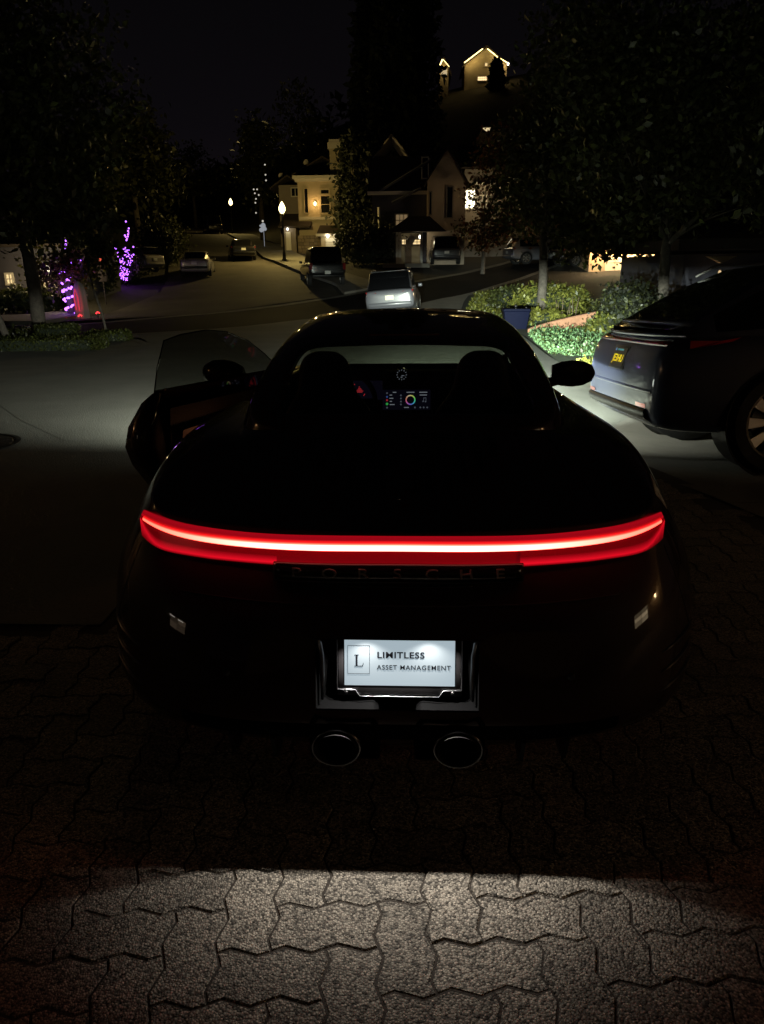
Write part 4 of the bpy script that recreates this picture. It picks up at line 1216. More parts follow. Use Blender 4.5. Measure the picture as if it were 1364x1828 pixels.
glass_dark = mat('dark_window', (.006, .006, .007), rough=.05, spec=.6)
def generic_car(name, label, cat, loc, rz, L, W, H, kind, paint_m, tail=tail_red, group=None, sub=2, tilt=0., plate_m=plate_pale, lift=0.):
    t = thing(name, label, cat, loc, rz, group); t.rotation_euler = (0, tilt, rz)
    hw = W / 2; g = lift
    if kind == 'sedan':
        b = [(0, .36, .80, hw * .80), (.06, .26, .93, hw * .90), (.35, .22, .98, hw * .97), (1.0, .20, .97, hw), (L * .5, .19, .94, hw), (L - 1.3, .19, .90, hw), (L - .5, .20, .80, hw * .95), (L - .12, .24, .70, hw * .86), (L, .34, .60, hw * .74)]
        gh_ = [(.62, .96, .99, hw * .70, hw * .62), (1.35, .95, H - .06, hw * .88, hw * .66), (1.85, .94, H, hw * .90, hw * .68), (2.55, .93, H - .02, hw * .90, hw * .68), (3.55, .90, .93, hw * .86, hw * .74)]
    elif kind == 'pickup':
        b = [(0, .55, 1.02, hw * .93), (.06, .48, 1.10, hw * .97), (.5, .46, 1.11, hw), (1.9, .42, 1.11, hw), (L * .5, .40, 1.10, hw), (L - 1.4, .40, 1.08, hw), (L - .4, .44, 1.02, hw * .97), (L, .52, .92, hw * .88)]
        gh_ = [(.25, 1.08, 1.20, hw * .86, hw * .80), (.55, 1.08, H - .03, hw * .88, hw * .74), (1.6, 1.08, H, hw * .89, hw * .74), (3.0, 1.08, H - .03, hw * .89, hw * .73), (3.75, 1.07, 1.10, hw * .86, hw * .78)]
    else:                                           # suv, van
        b = [(0, .42, .88, hw * .86), (.07, .34, 1.00, hw * .94), (.45, .28, 1.03, hw * .985), (1.2, .24, 1.03, hw), (L * .5, .23, 1.0, hw), (L - 1.3, .23, .98, hw), (L - .4, .26, .88, hw * .95), (L, .36, .74, hw * .78)]
        gh_ = [(.14, 1.00, 1.06, hw * .88, hw * .82), (.52, 1.00, H - .05, hw * .90, hw * .74), (1.3, 1.0, H, hw * .91, hw * .76), (2.6, .99, H - .01, hw * .91, hw * .75), (3.45, .97, 1.00, hw * .87, hw * .78)]
    if lift:
        b = [(y, zl + lift, zb + lift, w) for y, zl, zb, w in b]; gh_ = [(y, a + lift, c + lift, d, e) for y, a, c, d, e in gh_]
    body_ = car_body(t, L, W, b, paint_m, sub)
    apply_mods(body_)
    r = .345 if kind == 'sedan' else .38
    cut_arches(body_, [(.95, r), (L - .92, r)], r + .035, hw * .6)
    greenhouse(t, gh_, paint_m, glass_dark)
    for sx_ in (-1, 1):
        for y in (.95, L - .92): wheel(t, (sx_ * (hw - .12), y, r), r, r * .70, .22, alloy, 7, sx_)
    zt = b[1][2] - .13
    for sx_ in (-1, 1):
        mb = MB()
        if kind == 'pickup': mb.box((sx_ * hw * .87, .0, .93 + lift), (.14, .07, .32))
        else: mb.add([(sx_ * hw * .45, .025, zt - .02), (sx_ * hw * .88, .09, zt), (sx_ * hw * .93, .13, zt + .10), (sx_ * hw * .52, .02, zt + .07), (sx_ * hw * .45, .15, zt - .02), (sx_ * hw * .86, .25, zt), (sx_ * hw * .91, .25, zt + .10), (sx_ * hw * .52, .15, zt + .07)],
                      [(0, 1, 2, 3), (5, 4, 7, 6), (0, 4, 5, 1), (1, 5, 6, 2), (2, 6, 7, 3), (3, 7, 4, 0)])
        mb.build('tail_light', tail, t)
        mb = MB(); mb.box((sx_ * (hw + .07), L * .60, b[4][2] + .06), (.16, .10, .12)); mb.build('door_mirror', paint_m, t, bevel=.03)
        mb = MB(); mb.box((sx_ * hw * .70, L - .06, b[-2][2] - .10), (.28, .14, .11)); mb.build('headlight', lamp_glass, t, bevel=.03)
    zp = .78 if kind != 'pickup' else .72
    mb = MB(); mb.box((0, -.012, zp - .04 + lift * .5), (.31, .02, .16)); mb.build('number_plate', plate_m, t)
    mb = MB(); mb.box((0, .02, .50 + lift * .6), (W * .84, .12, .14)); mb.build('bumper', paint_m if kind in ('suv', 'van') else satin, t, bevel=.04)
    if kind in ('suv', 'van'):
        for sx_ in (-1, 1):
            mb = MB(); mb.tube([(sx_ * hw * .72, .75, H - .05), (sx_ * hw * .72, .9, H + .025), (sx_ * hw * .72, 2.5, H + .03), (sx_ * hw * .72, 2.7, H - .02)], .02, 6); mb.build('roof_rail', edge_metal, t, smooth=True)
        mb = MB(); mb.box((0, .42, H - .035), (W * .66, .30, .03)); mb.build('roof_spoiler', paint_m, t, bevel=.01)
    return t

white_p = mat('white_car_paint', (.17, .17, .195), rough=.3, coat=.6)
black_p = mat('black_car_paint', (.012, .012, .013), rough=.25, coat=.6)
grey_p = mat('grey_car_paint', (.045, .045, .05), rough=.3, coat=.6)
silver_p = mat('silver_car_paint', (.34, .32, .31), rough=.3, metal=.3, coat=.5)
def gz(x, y): return T(x, y) + .02
SUVX, SUVY = .05, 26.2

# ---- dark crossover parked beside the coupe, nose to the right
cx_p = mat('navy_paint', (.034, .042, .078), rough=.5, spec=.2, coat=.8)
xo = thing('crossover_car', 'dark blue crossover with a sloping tail, yellow plate and big spoked alloys beside the shrubs', 'car', (1.80, 4.73, -.055), R(-86))
xo.rotation_euler = (0, R(-2.6), R(-86))
bs = [(-.02, .46, .70, .66), (.0, .40, .80, .76), (.05, .33, .93, .85), (.14, .29, 1.00, .90), (.34, .27, 1.035, .94), (.70, .26, 1.05, .965), (1.3, .25, 1.04, .97), (2.4, .24, 1.02, .97), (3.4, .24, 1.00, .97), (4.1, .26, .94, .95), (4.6, .30, .84, .86), (4.88, .40, .70, .70)]
xb = car_body(xo, 4.9, 1.94, bs, cx_p, 4); apply_mods(xb)
cut_arches(xb, [(.95, .385), (3.88, .385)], .425, .6)
gs = [(.20, 1.03, 1.055, .80, .76), (.42, 1.03, 1.20, .86, .74), (.75, 1.03, 1.40, .88, .68), (1.10, 1.03, 1.545, .89, .66), (1.7, 1.02, 1.615, .90, .66), (2.4, 1.02, 1.62, .90, .66), (2.75, 1.01, 1.59, .90, .66), (3.65, .98, 1.02, .86, .76)]
greenhouse(xo, gs, cx_p, glass_dark)
for sx_ in (-1, 1):
    for y in (.95, 3.88):
        wheel(xo, (sx_ * .845, y, .385), .385, .285, .255, alloy_b, 10, sx_, 1.25)
        mb = MB(); mb.lathe([(.425, sx_ * .955), (.44, sx_ * .965), (.415, sx_ * .93), (.415, sx_ * .66), (.2, sx_ * .60)], (0, y, .385), 'X', 36); mb.build('wheel_arch', satin, xo, smooth=True)
def xr(x, z, out=0.):      # rear surface point (local)
    bt = xr.t; h = bt.ray_cast(Vector((x, -1, z)), Vector((0, 1, 0)))
    return (h[0] if h[0] is not None else Vector((x, .3, z))) + Vector((0, -out, 0))
_b = bmesh.new(); _b.from_mesh(xb.data); xr.t = BVHTree.FromBMesh(_b); _b.free()
# spoiler lip across the tail, light strip under it, bumper line, lower trim
mb = MB(); mb.grid([[Vector((x, .30, 1.055)), Vector((x, .10 + .16 * (abs(x) / .84) ** 2.4, 1.035)), Vector((x, .035 + .16 * (abs(x) / .84) ** 2.4, 1.03)), Vector((x, .045 + .16 * (abs(x) / .84) ** 2.4, 1.005)), Vector((x, .30, .985))] for x in np.linspace(-.84, .84, 25)])
mb.build('tail_spoiler', cx_p, xo, smooth=True)
mb = MB(); mb.grid([[Vector((x, .26 + .1 * (abs(x) / .84) ** 2, 1.125)), Vector((x, .20 + .1 * (abs(x) / .84) ** 2, 1.12)), Vector((x, .19 + .1 * (abs(x) / .84) ** 2, 1.10)), Vector((x, .25, 1.085))] for x in np.linspace(-.78, .78, 17)])
mb.build('window_wiper_ledge', cx_p, xo, smooth=True)
mb = MB(); mb.grid([[xr(x, .945, -.01), xr(x, .945, .012), xr(x, .985, .012), xr(x, .985, -.01)] for x in np.linspace(-.78, .78, 25)]); mb.build('tail_light_strip', red_off, xo, smooth=True)
for sx_ in (-1, 1):
    mb = MB(); mb.add([(sx_ * .945, .34, .955), (sx_ * .958, .50, .985), (sx_ * .958, .56, 1.015), (sx_ * .945, .42, .99), (sx_ * .88, .22, .93), (sx_ * .88, .22, .99)], [(0, 1, 2, 3), (4, 0, 3, 5)]); mb.build('tail_light', mat('tail_ruby', (.55, .01, .02), rough=.2, coat=.6), xo)
    mb = MB(); mb.grid([[xr(sx_ * x, .475, .006), xr(sx_ * x, .505, .006)] for x in (.52, .58, .64, .70)]); mb.build('reflector', (mat('reflector_red', (.5, .02, .02), rough=.25, coat=1., emit=(1, .05, .03), estr=.25) if sx_ > 0 else red_off), xo)  # right one glows, standing in for light it throws back
    mb = MB(); mb.box((sx_ * 1.04, 2.95, 1.06), (.20, .14, .14)); mb.build('door_mirror', cx_p, xo, bevel=.04)
    for y0 in (1.55, 2.45):
        mb = MB(); mb.tube([(sx_ * .975, y0, .90), (sx_ * 1.0, y0 + .05, .902), (sx_ * 1.0, y0 + .2, .905), (sx_ * .972, y0 + .25, .906)], .013, 6); mb.build('door_handle', cx_p, xo, smooth=True)
    mb = MB(); mb.tube([(sx_ * .80, .95, 1.49), (sx_ * .71, 1.1, 1.585), (sx_ * .72, 2.6, 1.63), (sx_ * .75, 2.75, 1.58)], .016, 6); mb.build('roof_rail', edge_metal, xo, smooth=True)
mb = MB(); mb.grid([[xr(x, .62, .001), xr(x, .605, .014), xr(x, .59, .001)] for x in np.linspace(-.76, .76, 25)]); mb.build('bumper_ledge', cx_p, xo, smooth=True)
mb = MB(); mb.grid([[xr(x, .47, .003), xr(x, .45, .03), xr(x, .40, .035), Vector((x, .12, .31))] for x in np.linspace(-.70, .70, 25)]); mb.build('lower_bumper', satin, xo, smooth=True)
p0 = xr(0.0, .80); p1 = xr(0.0, .87)
xp = bpy.data.objects.new('number_plate', None); COL.objects.link(xp); xp.parent = xo; xp.location = (0, (p0.y + p1.y) / 2 - .006, .82); xp.rotation_euler = (-math.atan2(p1.y - p0.y, .07), 0, 0); xp.empty_display_size = .1
mb = MB(); mb.box((0, .008, 0), (.36, .012, .20)); mb.build('plate_holder', plate_black, xp, bevel=.004)
mb = MB(); mb.box((0, .001, 0), (.305, .008, .155)); pb_ = mb.build('plate_face', plate_black, xp)
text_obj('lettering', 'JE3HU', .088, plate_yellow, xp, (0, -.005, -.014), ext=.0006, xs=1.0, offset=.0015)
mb = MB(); mb.box((0, -.0045, .060), (.14, .001, .016)); mb.build('state_line', mat('plate_teal', (.08, .35, .42), rough=.5, emit=(.1, .5, .7), estr=.10), xp)  # own glow stands in for headlight light on the plate
mb = MB(); mb.box((-.11, -.0045, .060), (.03, .001, .022)); mb.build('plate_sticker', mat('sticker_blue', (.15, .35, .8), rough=.5, emit=(.2, .4, 1), estr=.12), xp)  # sticker glows likewise, in place of light on it

# ---- cars along the streets
generic_car('parked_car', 'white station wagon seen from behind at the mouth of the drive, brightest of the cars', 'car', (-.78, 26.6, gz(-.8, 27)), R(-3), 4.7, 1.93, 1.70, 'suv', white_p, tail=mat('wagon_tail', (.30, .02, .02), rough=.2, coat=.5), sub=3, tilt=R(-4), plate_m=mat('plate_lit', (.8, .8, .55), rough=.4, emit=(1, .98, .65), estr=.28))  # plate glows by itself, in place of headlight light on it
generic_car('parked_pickup', 'black pickup truck with a pale plate parked on the right of the far street', 'pickup truck', (-4.45, 39.0, gz(-4.4, 40)), R(14), 5.5, 2.02, 1.95, 'pickup', black_p, lift=.10)
generic_car('parked_car', 'black saloon parked by the kerb near the glowing street lamp', 'car', (-11.95, 53.2, gz(-12, 54.5)), R(16), 4.7, 1.85, 1.45, 'sedan', black_p)
generic_car('parked_van', 'dark boxy van standing at the top of the far street', 'van', (-22.9, 89, gz(-23, 90)), R(22), 4.8, 1.9, 1.95, 'van', black_p)
generic_car('parked_car', 'white saloon parked on the left of the far street', 'car', (-12.85, 43.6, gz(-12.9, 45)), R(10), 4.6, 1.83, 1.44, 'sedan', silver_p)
generic_car('parked_car', 'pale hatchback on a driveway left of the white saloon', 'car', (-15.6, 45, gz(-15.6, 46)), R(62), 4.2, 1.78, 1.48, 'suv', silver_p)
generic_car('parked_car', 'white estate car standing sideways in front of the leafy tree', 'car', (6.0, 48.2, gz(8, 48.5)), R(-74), 4.7, 1.86, 1.62, 'suv', white_p)
generic_car('parked_car', 'black crossover behind the white estate car under the trees', 'car', (8.6, 46.2, gz(9, 46.5)), R(-68), 4.7, 1.9, 1.68, 'suv', black_p)
generic_car('parked_car', 'black family car in front of the lit porch of the gabled house', 'car', (2.2, 48.6, gz(2.2, 50)), R(4), 4.8, 1.95, 1.75, 'suv', grey_p)

# ================================================================== HOUSES
stucco = mat('cream_stucco', (.42, .36, .25), rough=.9, vary=.10, vscale=1.2, bump=.3, bscale=30)
stucco_g = mat('grey_stucco', (.24, .21, .18), rough=.9, vary=.10, vscale=1., bump=.3, bscale=30)
siding = mat('blue_siding', (.055, .055, .075), rough=.8, vary=.12, vscale=1.)
trim_w = mat('white_trim', (.55, .52, .46), rough=.6)
roof_m = mat('roof_shingle', (.045, .035, .030), rough=.9, vary=.3, vscale=3, bump=.5, bscale=12)
stone_m = mat('rubble_stone', (.20, .16, .11), rough=.9, vary=.25, vscale=3, bump=.6, bscale=14, objrand=.3)
door_w = mat('white_door', (.6, .58, .5), rough=.6)
win_dark = mat('window_pane', (.01, .011, .012), rough=.06, spec=.6)
def glow(name, col, s): return mat(name, (.1, .1, .1), rough=.5, emit=col, estr=s)
win_warm = glow('window_glow_warm', (1, .72, .34), 1.1)
win_dim = glow('window_glow_dim', (1, .68, .33), .16)
win_white = glow('window_glow_white', (1, .90, .62), 3.0)
bulb_w = glow('bulb_white', (1, .93, .75), 5.)
bulb_warm = glow('bulb_warm', (1, .66, .24), 7.)

def wbox(parent, name, p0, p1, depth, m, z0=None, bevel=0.):
    """wall box whose front face spans local points p0 (left, bottom) to p1 (right, top)"""
    mb = MB(); x0, x1 = p0.x, p1.x; zb, zt = (p0.z if z0 is None else z0), p1.z
    mb.box(((x0 + x1) / 2, p0.y + depth / 2, (zb + zt) / 2), (abs(x1 - x0), depth, zt - zb))
    return mb.build(name, m, parent, bevel=bevel)
def window(parent, x0, x1, z0, z1, y, pane=win_dark, bars=(1, 1), fr=.07, fm=trim_w):
    f = MB(); w = fr
    f.box(((x0 + x1) / 2, y - .04, z1 + w / 2), (x1 - x0 + 2 * w, .10, w)); f.box(((x0 + x1) / 2, y - .05, z0 - w / 2), (x1 - x0 + 2 * w, .14, w))
    for x in (x0 - w / 2, x1 + w / 2): f.box((x, y - .04, (z0 + z1) / 2), (w, .10, z1 - z0))
    for k in range(1, bars[0]): f.box((x0 + (x1 - x0) * k / bars[0], y - .03, (z0 + z1) / 2), (.045, .05, z1 - z0))
    for k in range(1, bars[1]): f.box(((x0 + x1) / 2, y - .032, z0 + (z1 - z0) * k / bars[1]), (x1 - x0, .05, .045))
    fo = f.build('window', fm, parent)
    mb = MB(); mb.box(((x0 + x1) / 2, y + .005, (z0 + z1) / 2), (x1 - x0, .03, z1 - z0)); mb.build('pane', pane, fo)
    return fo
def gable(parent, name, x0, x1, zb, zp, y0, y1, m, over=.3, th=.14):
    """pitched roof, ridge along y"""
    xm = (x0 + x1) / 2; a = (zp - zb) / (xm - x0)
    mb = MB()
    for s_ in (-1, 1):
        xe = x0 - over if s_ < 0 else x1 + over; ze = zb - over * a
        mb.add([(xe, y0 - over, ze), (xm, y0 - over, zp), (xm, y1, zp), (xe, y1, ze), (xe, y0 - over, ze + th), (xm, y0 - over, zp + th), (xm, y1, zp + th), (xe, y1, ze + th)],
               [(0, 1, 2, 3), (4, 7, 6, 5), (0, 4, 5, 1), (1, 5, 6, 2), (2, 6, 7, 3), (3, 7, 4, 0)])
    return mb.build(name, m, parent)
def gable_wall(parent, name, x0, x1, zb, ze, zp, y, depth, m):
    mb = MB(); mb.prism([(x0, zb), (x1, zb), (x1, ze), ((x0 + x1) / 2, zp), (x0, ze)], y, y + depth); return mb.build(name, m, parent)
def shed(parent, name, x0, x1, z_front, z_back, y0, y1, m, over=.3, th=.12):
    mb = MB(); mb.add([(x0 - over, y0 - over, z_front), (x1 + over, y0 - over, z_front), (x1 + over, y1, z_back), (x0 - over, y1, z_back), (x0 - over, y0 - over, z_front + th), (x1 + over, y0 - over, z_front + th), (x1 + over, y1, z_back + th), (x0 - over, y1, z_back + th)],
                      [(0, 1, 2, 3), (4, 7, 6, 5), (0, 4, 5, 1), (1, 5, 6, 2), (2, 6, 7, 3), (3, 7, 4, 0)]); return mb.build(name, m, parent)
def house(label, px, py, Y, name='house', group=None):
    p = at(px, py, Y); z = T(p.x, Y) - .1
    t = thing(name, label, 'house', (p.x, Y, z), 0, group)
    def L(px_, py_, dy=0.):
        q = at(px_, py_, Y + dy); return Vector((q.x - p.x, dy, q.z - z))
    return t, L
def lamp(parent, x, y, z, m, r=.10, name='wall_lamp', power=0, col=(1, .75, .4)):
    mb = MB(); mb.ball((x, y, z), r, 10, 7, sc=(.8, .8, 1.15)); o = mb.build(name, m, parent, smooth=True)
    mb = MB(); mb.box((x, y + r * .9, z + r * .9), (r * 1.2, r * 1.6, r * .3)); mb.build('lamp_bracket', satin, o)
    if power: point('lamp_light', (x, y - r * 2.2, z), power, col, r * .8, parent)
    return o

# --- A: cream house with the square bay, lit by the street lamp
h, L = house('cream two storey house with square bay and orange wall lamp behind the street lamp', 565, 448, 64)
a, b = L(536, 450), L(604, 319); wbox(h, 'wall', a, b, 5, stucco, z0=-.5)
bx = b.z
mb = MB(); mb.box(((a.x + b.x) / 2, 2.4, bx + .12), (b.x - a.x + .7, 5.6, .24)); mb.box(((a.x + b.x) / 2, 2.4, bx - .10), (b.x - a.x + .36, 5.3, .2)); mb.build('cornice', trim_w, h)
q0, q1 = L(536, 393), L(604, 386); mb = MB(); mb.box(((q0.x + q1.x) / 2, -.05, (q0.z + q1.z) / 2), (q1.x - q0.x + .12, .14, .22)); mb.build('string_course', trim_w, h)
w0, w1 = L(574, 380), L(588, 350); window(h, w0.x, w1.x, w0.z, w1.z, -.02, bars=(1, 2), fr=.14, fm=stucco)
w0, w1 = L(573.5, 346), L(587, 339); window(h, w0.x, w1.x, w0.z, w1.z, -.02, bars=(1, 1), fr=.12, fm=stucco)
w0, w1 = L(545, 380), L(549, 337); window(h, w0.x, w1.x, w0.z, w1.z, -.01, bars=(1, 1), fr=.05, fm=stucco)
q = L(563, 364); lamp(h, q.x, -.22, q.z, bulb_warm, .15, power=34, col=(1, .58, .2))
a, b = L(503, 450, 2.5), L(536, 330, 2.5); wbox(h, 'wing_wall', a, b, 5, stucco_g, z0=-.5)
gable(h, 'wing_roof', a.x - .5, b.x + .2, b.z - .2, L(522, 315, 2.5).z, 2.5, 8, roof_m, .25)
w0, w1 = L(521, 350, 2.4), L(533, 336, 2.4); window(h, w0.x, w1.x, w0.z, w1.z, 2.44, bars=(2, 1))
a, b = L(506, 450, -1.2), L(528, 407, -1.2); wbox(h, 'entry_wall', a, b, 3.2, stucco_g, z0=-.5); shed(h, 'entry_roof', a.x, b.x + .9, b.z, b.z + 1.2, -1.2, 2.4, roof_m)
w0, w1 = L(512, 450, -1.2), L(519, 414, -1.2); mb = MB(); mb.box(((w0.x + w1.x) / 2, -1.24, (w1.z - .5) / 2), (w1.x - w0.x, .08, w1.z + .5)); mb.build('door', door_w, h)
q = L(514, 409, -1.2); lamp(h, q.x, -1.4, q.z, bulb_w, .10, power=5, col=(1, .85, .6))
a, b = L(533, 452, -1.6), L(576, 420, -1.6)
wl_ = wbox(h, 'stone_wall', a, b, .3, sand_m, z0=-.5)
nrow = 6; hh = (b.z + .3) / nrow
smesh = {}
for r_ in range(nrow):
    x = a.x
    while x < b.x - .1:
        w_ = min(random.choice((.28, .36, .46)), b.x - x)
        key = (round(w_, 2),)
        if key not in smesh:
            sb = MB(); sb.box((0, 0, 0), (w_ - .03, .12, hh - .03)); smesh[key] = sb.mesh('stone', [stone_m])
        o = bpy.data.objects.new('stone', smesh[key]); COL.objects.link(o); o.parent = wl_
        o.location = (x + w_ / 2, -1.63 + random.uniform(-.02, .02), -.3 + hh * (r_ + .5)); x += w_
a, b = L(574, 450, -2), L(606, 419, -2); wbox(h, 'garage_wall', a, b, 3.5, stucco, z0=-.5); shed(h, 'garage_roof', a.x, b.x + .5, b.z, b.z + 1.2, -2, 1.6, roof_m)
mb = MB(); mb.box(((a.x + b.x) / 2, -2.4, b.z - .02), (b.x - a.x + .7, .12, .2)); mb.build('fascia', trim_w, h)
w0, w1 = L(582, 450, -2), L(605, 424, -2)
for k in range(4):
    zz0 = -.4 + (w1.z + .4) * k / 4; mb = MB(); mb.box(((w0.x + w1.x) / 2, -2.04, zz0 + (w1.z + .4) / 8), (w1.x - w0.x, .08, (w1.z + .4) / 4 - .03)); mb.build('garage_panel', door_w, h)
for px in (586, 603):
    q = L(px, 422, -2); lamp(h, q.x, -2.25, q.z, bulb_w, .12, power=16, col=(1, .85, .58))
a, b = L(590, 330, 2), L(606, 262, 2); wbox(h, 'chimney', a, b, 1.0, stucco)
mb = MB(); mb.box(((a.x + b.x) / 2, 2.5, b.z + .1), (b.x - a.x + .3, 1.3, .5)); mb.box(((a.x + b.x) / 2, 2.5, b.z + .45), (b.x - a.x + .05, 1.1, .25)); mb.build('chimney_cap', trim_w, h)
for px, py in ((547, 290), (502, 314)):
    q = L(px, py, 4); mb = MB(); mb.lathe([(0, 0), (.17, .03), (.24, .08)], (0, 0, 0), 'Y', 14); o = mb.build('satellite_dish', mat('dish_grey', (.5, .47, .42), rough=.5), h, smooth=True); o.location = q; o.rotation_euler = (.4, 0, .7)
mb = MB(); q0, q1 = L(536, 318, 3), L(600, 290, 3); gable(h, 'main_roof', L(500, 320, 3).x, L(650, 320, 3).x, bx + .2, L(570, 285, 5).z, 4, 12, roof_m)

# --- B: gabled grey house, porch lit
h, L = house('dim grey gabled house with a lit front porch left of its tall gable', 745, 474, 51)
a, b = L(762, 474), L(832, 322); gable_wall(h, 'wall', a.x, b.x, -.6, b.z, L(797, 266).z, 0, 7, mat('taupe_stucco', (.46, .37, .28), rough=.9, vary=.1, vscale=1., bump=.3, bscale=30)); gable(h, 'roof', a.x, b.x, b.z, L(797, 266).z + .05, 0, 8, roof_m, .22)
a, b = L(666, 474, 1.2), L(762, 345, 1.2); wbox(h, 'wing_wall', a, b, 6, siding, z0=-.6)
shed(h, 'wing_roof', a.x, b.x, b.z, L(740, 278, 5).z, 1.2, 6, roof_m)
mb = MB(); mb.box(((a.x + b.x) / 2, .86, b.z + .02), (b.x - a.x + .6, .10, .22)); mb.build('fascia', trim_w, h)
p0, p1 = L(672, 345, 1.0), L(770, 285, 1.0); mb = MB(); mb.tube([p0, p1], .10, 4); mb.build('rake_board', siding, h)
p0, p1 = L(700, 362, .6), L(752, 335, .6); mb = MB(); mb.tube([p0, p1], .10, 4); mb.build('lower_rake_board', siding, h)
w0, w1 = L(754, 318, 1.1), L(764, 282, 1.1); window(h, w0.x, w1.x, w0.z, w1.z, 1.1)
w0, w1 = L(707, 404, 1.15), L(727, 383, 1.15); window(h, w0.x, w1.x, w0.z, w1.z, 1.15, win_dim, (3, 2), .08)
for px0, px1, py0, py1 in ((798, 808, 388, 334), (767, 770, 382, 343)):
    w0, w1 = L(px0, py0), L(px1, py1); window(h, w0.x, w1.x, w0.z, w1.z, -.01, fm=stucco_g)
for py in np.linspace(350, 466, 18):                                     # lap siding boards of the wing
    q0, q1 = L(667, py, 1.18), L(761, py, 1.18); mb = MB(); mb.box(((q0.x + q1.x) / 2, 1.17, q0.z), (q1.x - q0.x, .03, .14), rx=.12); mb.build('siding_board', siding, h)
a, b = L(705, 474, -1.6), L(753, 414, -1.6)
mb = MB(); xm = (a.x + b.x) / 2; zt = L(725, 385, -1).z
mb.add([(a.x - .5, -1.9, b.z), (b.x + 1.6, -1.9, b.z), (b.x + 1.2, 1.2, b.z + .1), (a.x - .2, 1.2, b.z + .1), (xm, -.2, zt), (xm + 1.4, -.2, zt)], [(0, 1, 5, 4), (1, 2, 5), (2, 3, 4, 5), (3, 0, 4), (0, 3, 2, 1)]); mb.build('porch_roof', roof_m, h)
wbox(h, 'porch_wall', L(707, 474, .6), L(753, 416, .6), .3, stucco, z0=-.6)
for px0, px1 in ((718, 727), (737, 752)):
    w0, w1 = L(px0, 436, .55), L(px1, 428, .55); window(h, w0.x, w1.x, w0.z, w1.z, .56, win_warm, (2, 2), .06)
w0, w1 = L(724, 474, .5), L(735, 424, .5); mb = MB(); mb.box(((w0.x + w1.x) / 2, .54, (w1.z - .6) / 2), (w1.x - w0.x, .08, w1.z + .6)); mb.build('door', mat('door_brown', (.12, .08, .05), rough=.6), h)
for px in (709, 714, 752):
    q = L(px, 474, -1.5); mb = MB(); mb.box((q.x, -1.5, b.z / 2 - .3), (.16, .16, b.z + .6)); mb.build('porch_post', trim_w, h)
q = L(750, 423, -.6); lamp(h, q.x, -.6, q.z, bulb_w, .11, name='porch_lamp', power=14, col=(1, .86, .55))
q0, q1 = L(705, 478, -3), L(745, 474, -1.6); mb = MB(); mb.box(((q0.x + q1.x) / 2, -2.2, -.05), (3.0, 2.0, .25)); mb.build('porch_step', concrete_l, h)
a = L(674, 415, .4); mb = MB(); mb.tube([L(676, 370, .6), L(679, 445, .6)], .09, 6); mb.build('downpipe', trim_w, h)
q0, q1 = L(690, 265, 6), L(720, 300, 6); gable(h, 'rear_roof', q0.x - 1.5, q1.x + 1.0, q1.z, q0.z + .8, 6, 11, stucco_g, .2)
w0, w1 = L(735, 470, -3.4), L(728, 440, -3.4)
lf = MB(); lf.tube([L(727, 448, -1.7), L(731, 425, -1.7)], .05, 5); lf.box(L(733, 431, -1.72), (.42, .02, .8), ry=.5); lf.build('hanging_banner', mat('banner_white', (.6, .56, .5), rough=.8), h)

# --- C: house behind the leafy tree with a bright window
h, L = house('pale house half hidden by the bronze tree with one glaring window', 890, 468, 57)
a, b = L(826, 468), L(975, 300); wbox(h, 'wall', a, b, 7, stucco_g, z0=-.6)
shed(h, 'roof', a.x, b.x, b.z, b.z + 2.5, 0, 7, roof_m)
w0, w1 = L(829, 372), L(848, 340); window(h, w0.x, w1.x, w0.z, w1.z, -.02, win_white, (1, 1), .12)
w0, w1 = L(853, 371), L(868, 350); window(h, w0.x, w1.x, w0.z, w1.z, -.02, win_dim, (2, 2))
w0, w1 = L(905, 372), L(925, 345); window(h, w0.x, w1.x, w0.z, w1.z, -.02, win_dim, (2, 2))
mb = MB(); q0, q1 = L(845, 328), L(900, 322); mb.box(((q0.x + q1.x) / 2, -.25, q0.z), (q1.x - q0.x, .5, .14)); mb.build('awning', trim_w, h)
q = L(852, 352, -1); point('window_spill', (q.x, -1.6, q.z), 60, (1, .78, .42), .3, h)
q = L(905, 330, -1.2); lamp(h, q.x, -.4, q.z, bulb_w, .10, power=50, col=(1, .72, .36))

# --- D: house with a floodlit wall seen under the big right tree
h, L = house('house with a floodlit orange garage wall seen below the tree canopy', 1105, 488, 44)
a, b = L(1050, 490), L(1170, 440); wbox(h, 'wall', a, b, 6, mat('peach_stucco', (.50, .34, .20), rough=.9, vary=.1, vscale=1.), z0=-.8)
shed(h, 'roof', a.x, b.x, b.z + .2, b.z + 3, 0, 6, roof_m, .8)
w0, w1 = L(1078, 489), L(1155, 454)
for k in range(4):
    for j in range(3):
        xx0 = w0.x + (w1.x - w0.x) * k / 4; zz0 = -.5 + (w1.z + .5) * j / 3
        mb = MB(); mb.box((xx0 + (w1.x - w0.x) / 8, -.05, zz0 + (w1.z + .5) / 6), ((w1.x - w0.x) / 4 - .04, .08, (w1.z + .5) / 3 - .04)); mb.build('garage_panel', mat('garage_cream', (.6, .5, .36), rough=.7) if (k, j) == (0, 0) else MATS['garage_cream'], h)
for px in (1076, 1120, 1160):
    q = L(px, 446, -.5); lamp(h, q.x, -.35, q.z, bulb_w, .11, power=190, col=(1, .72, .38))

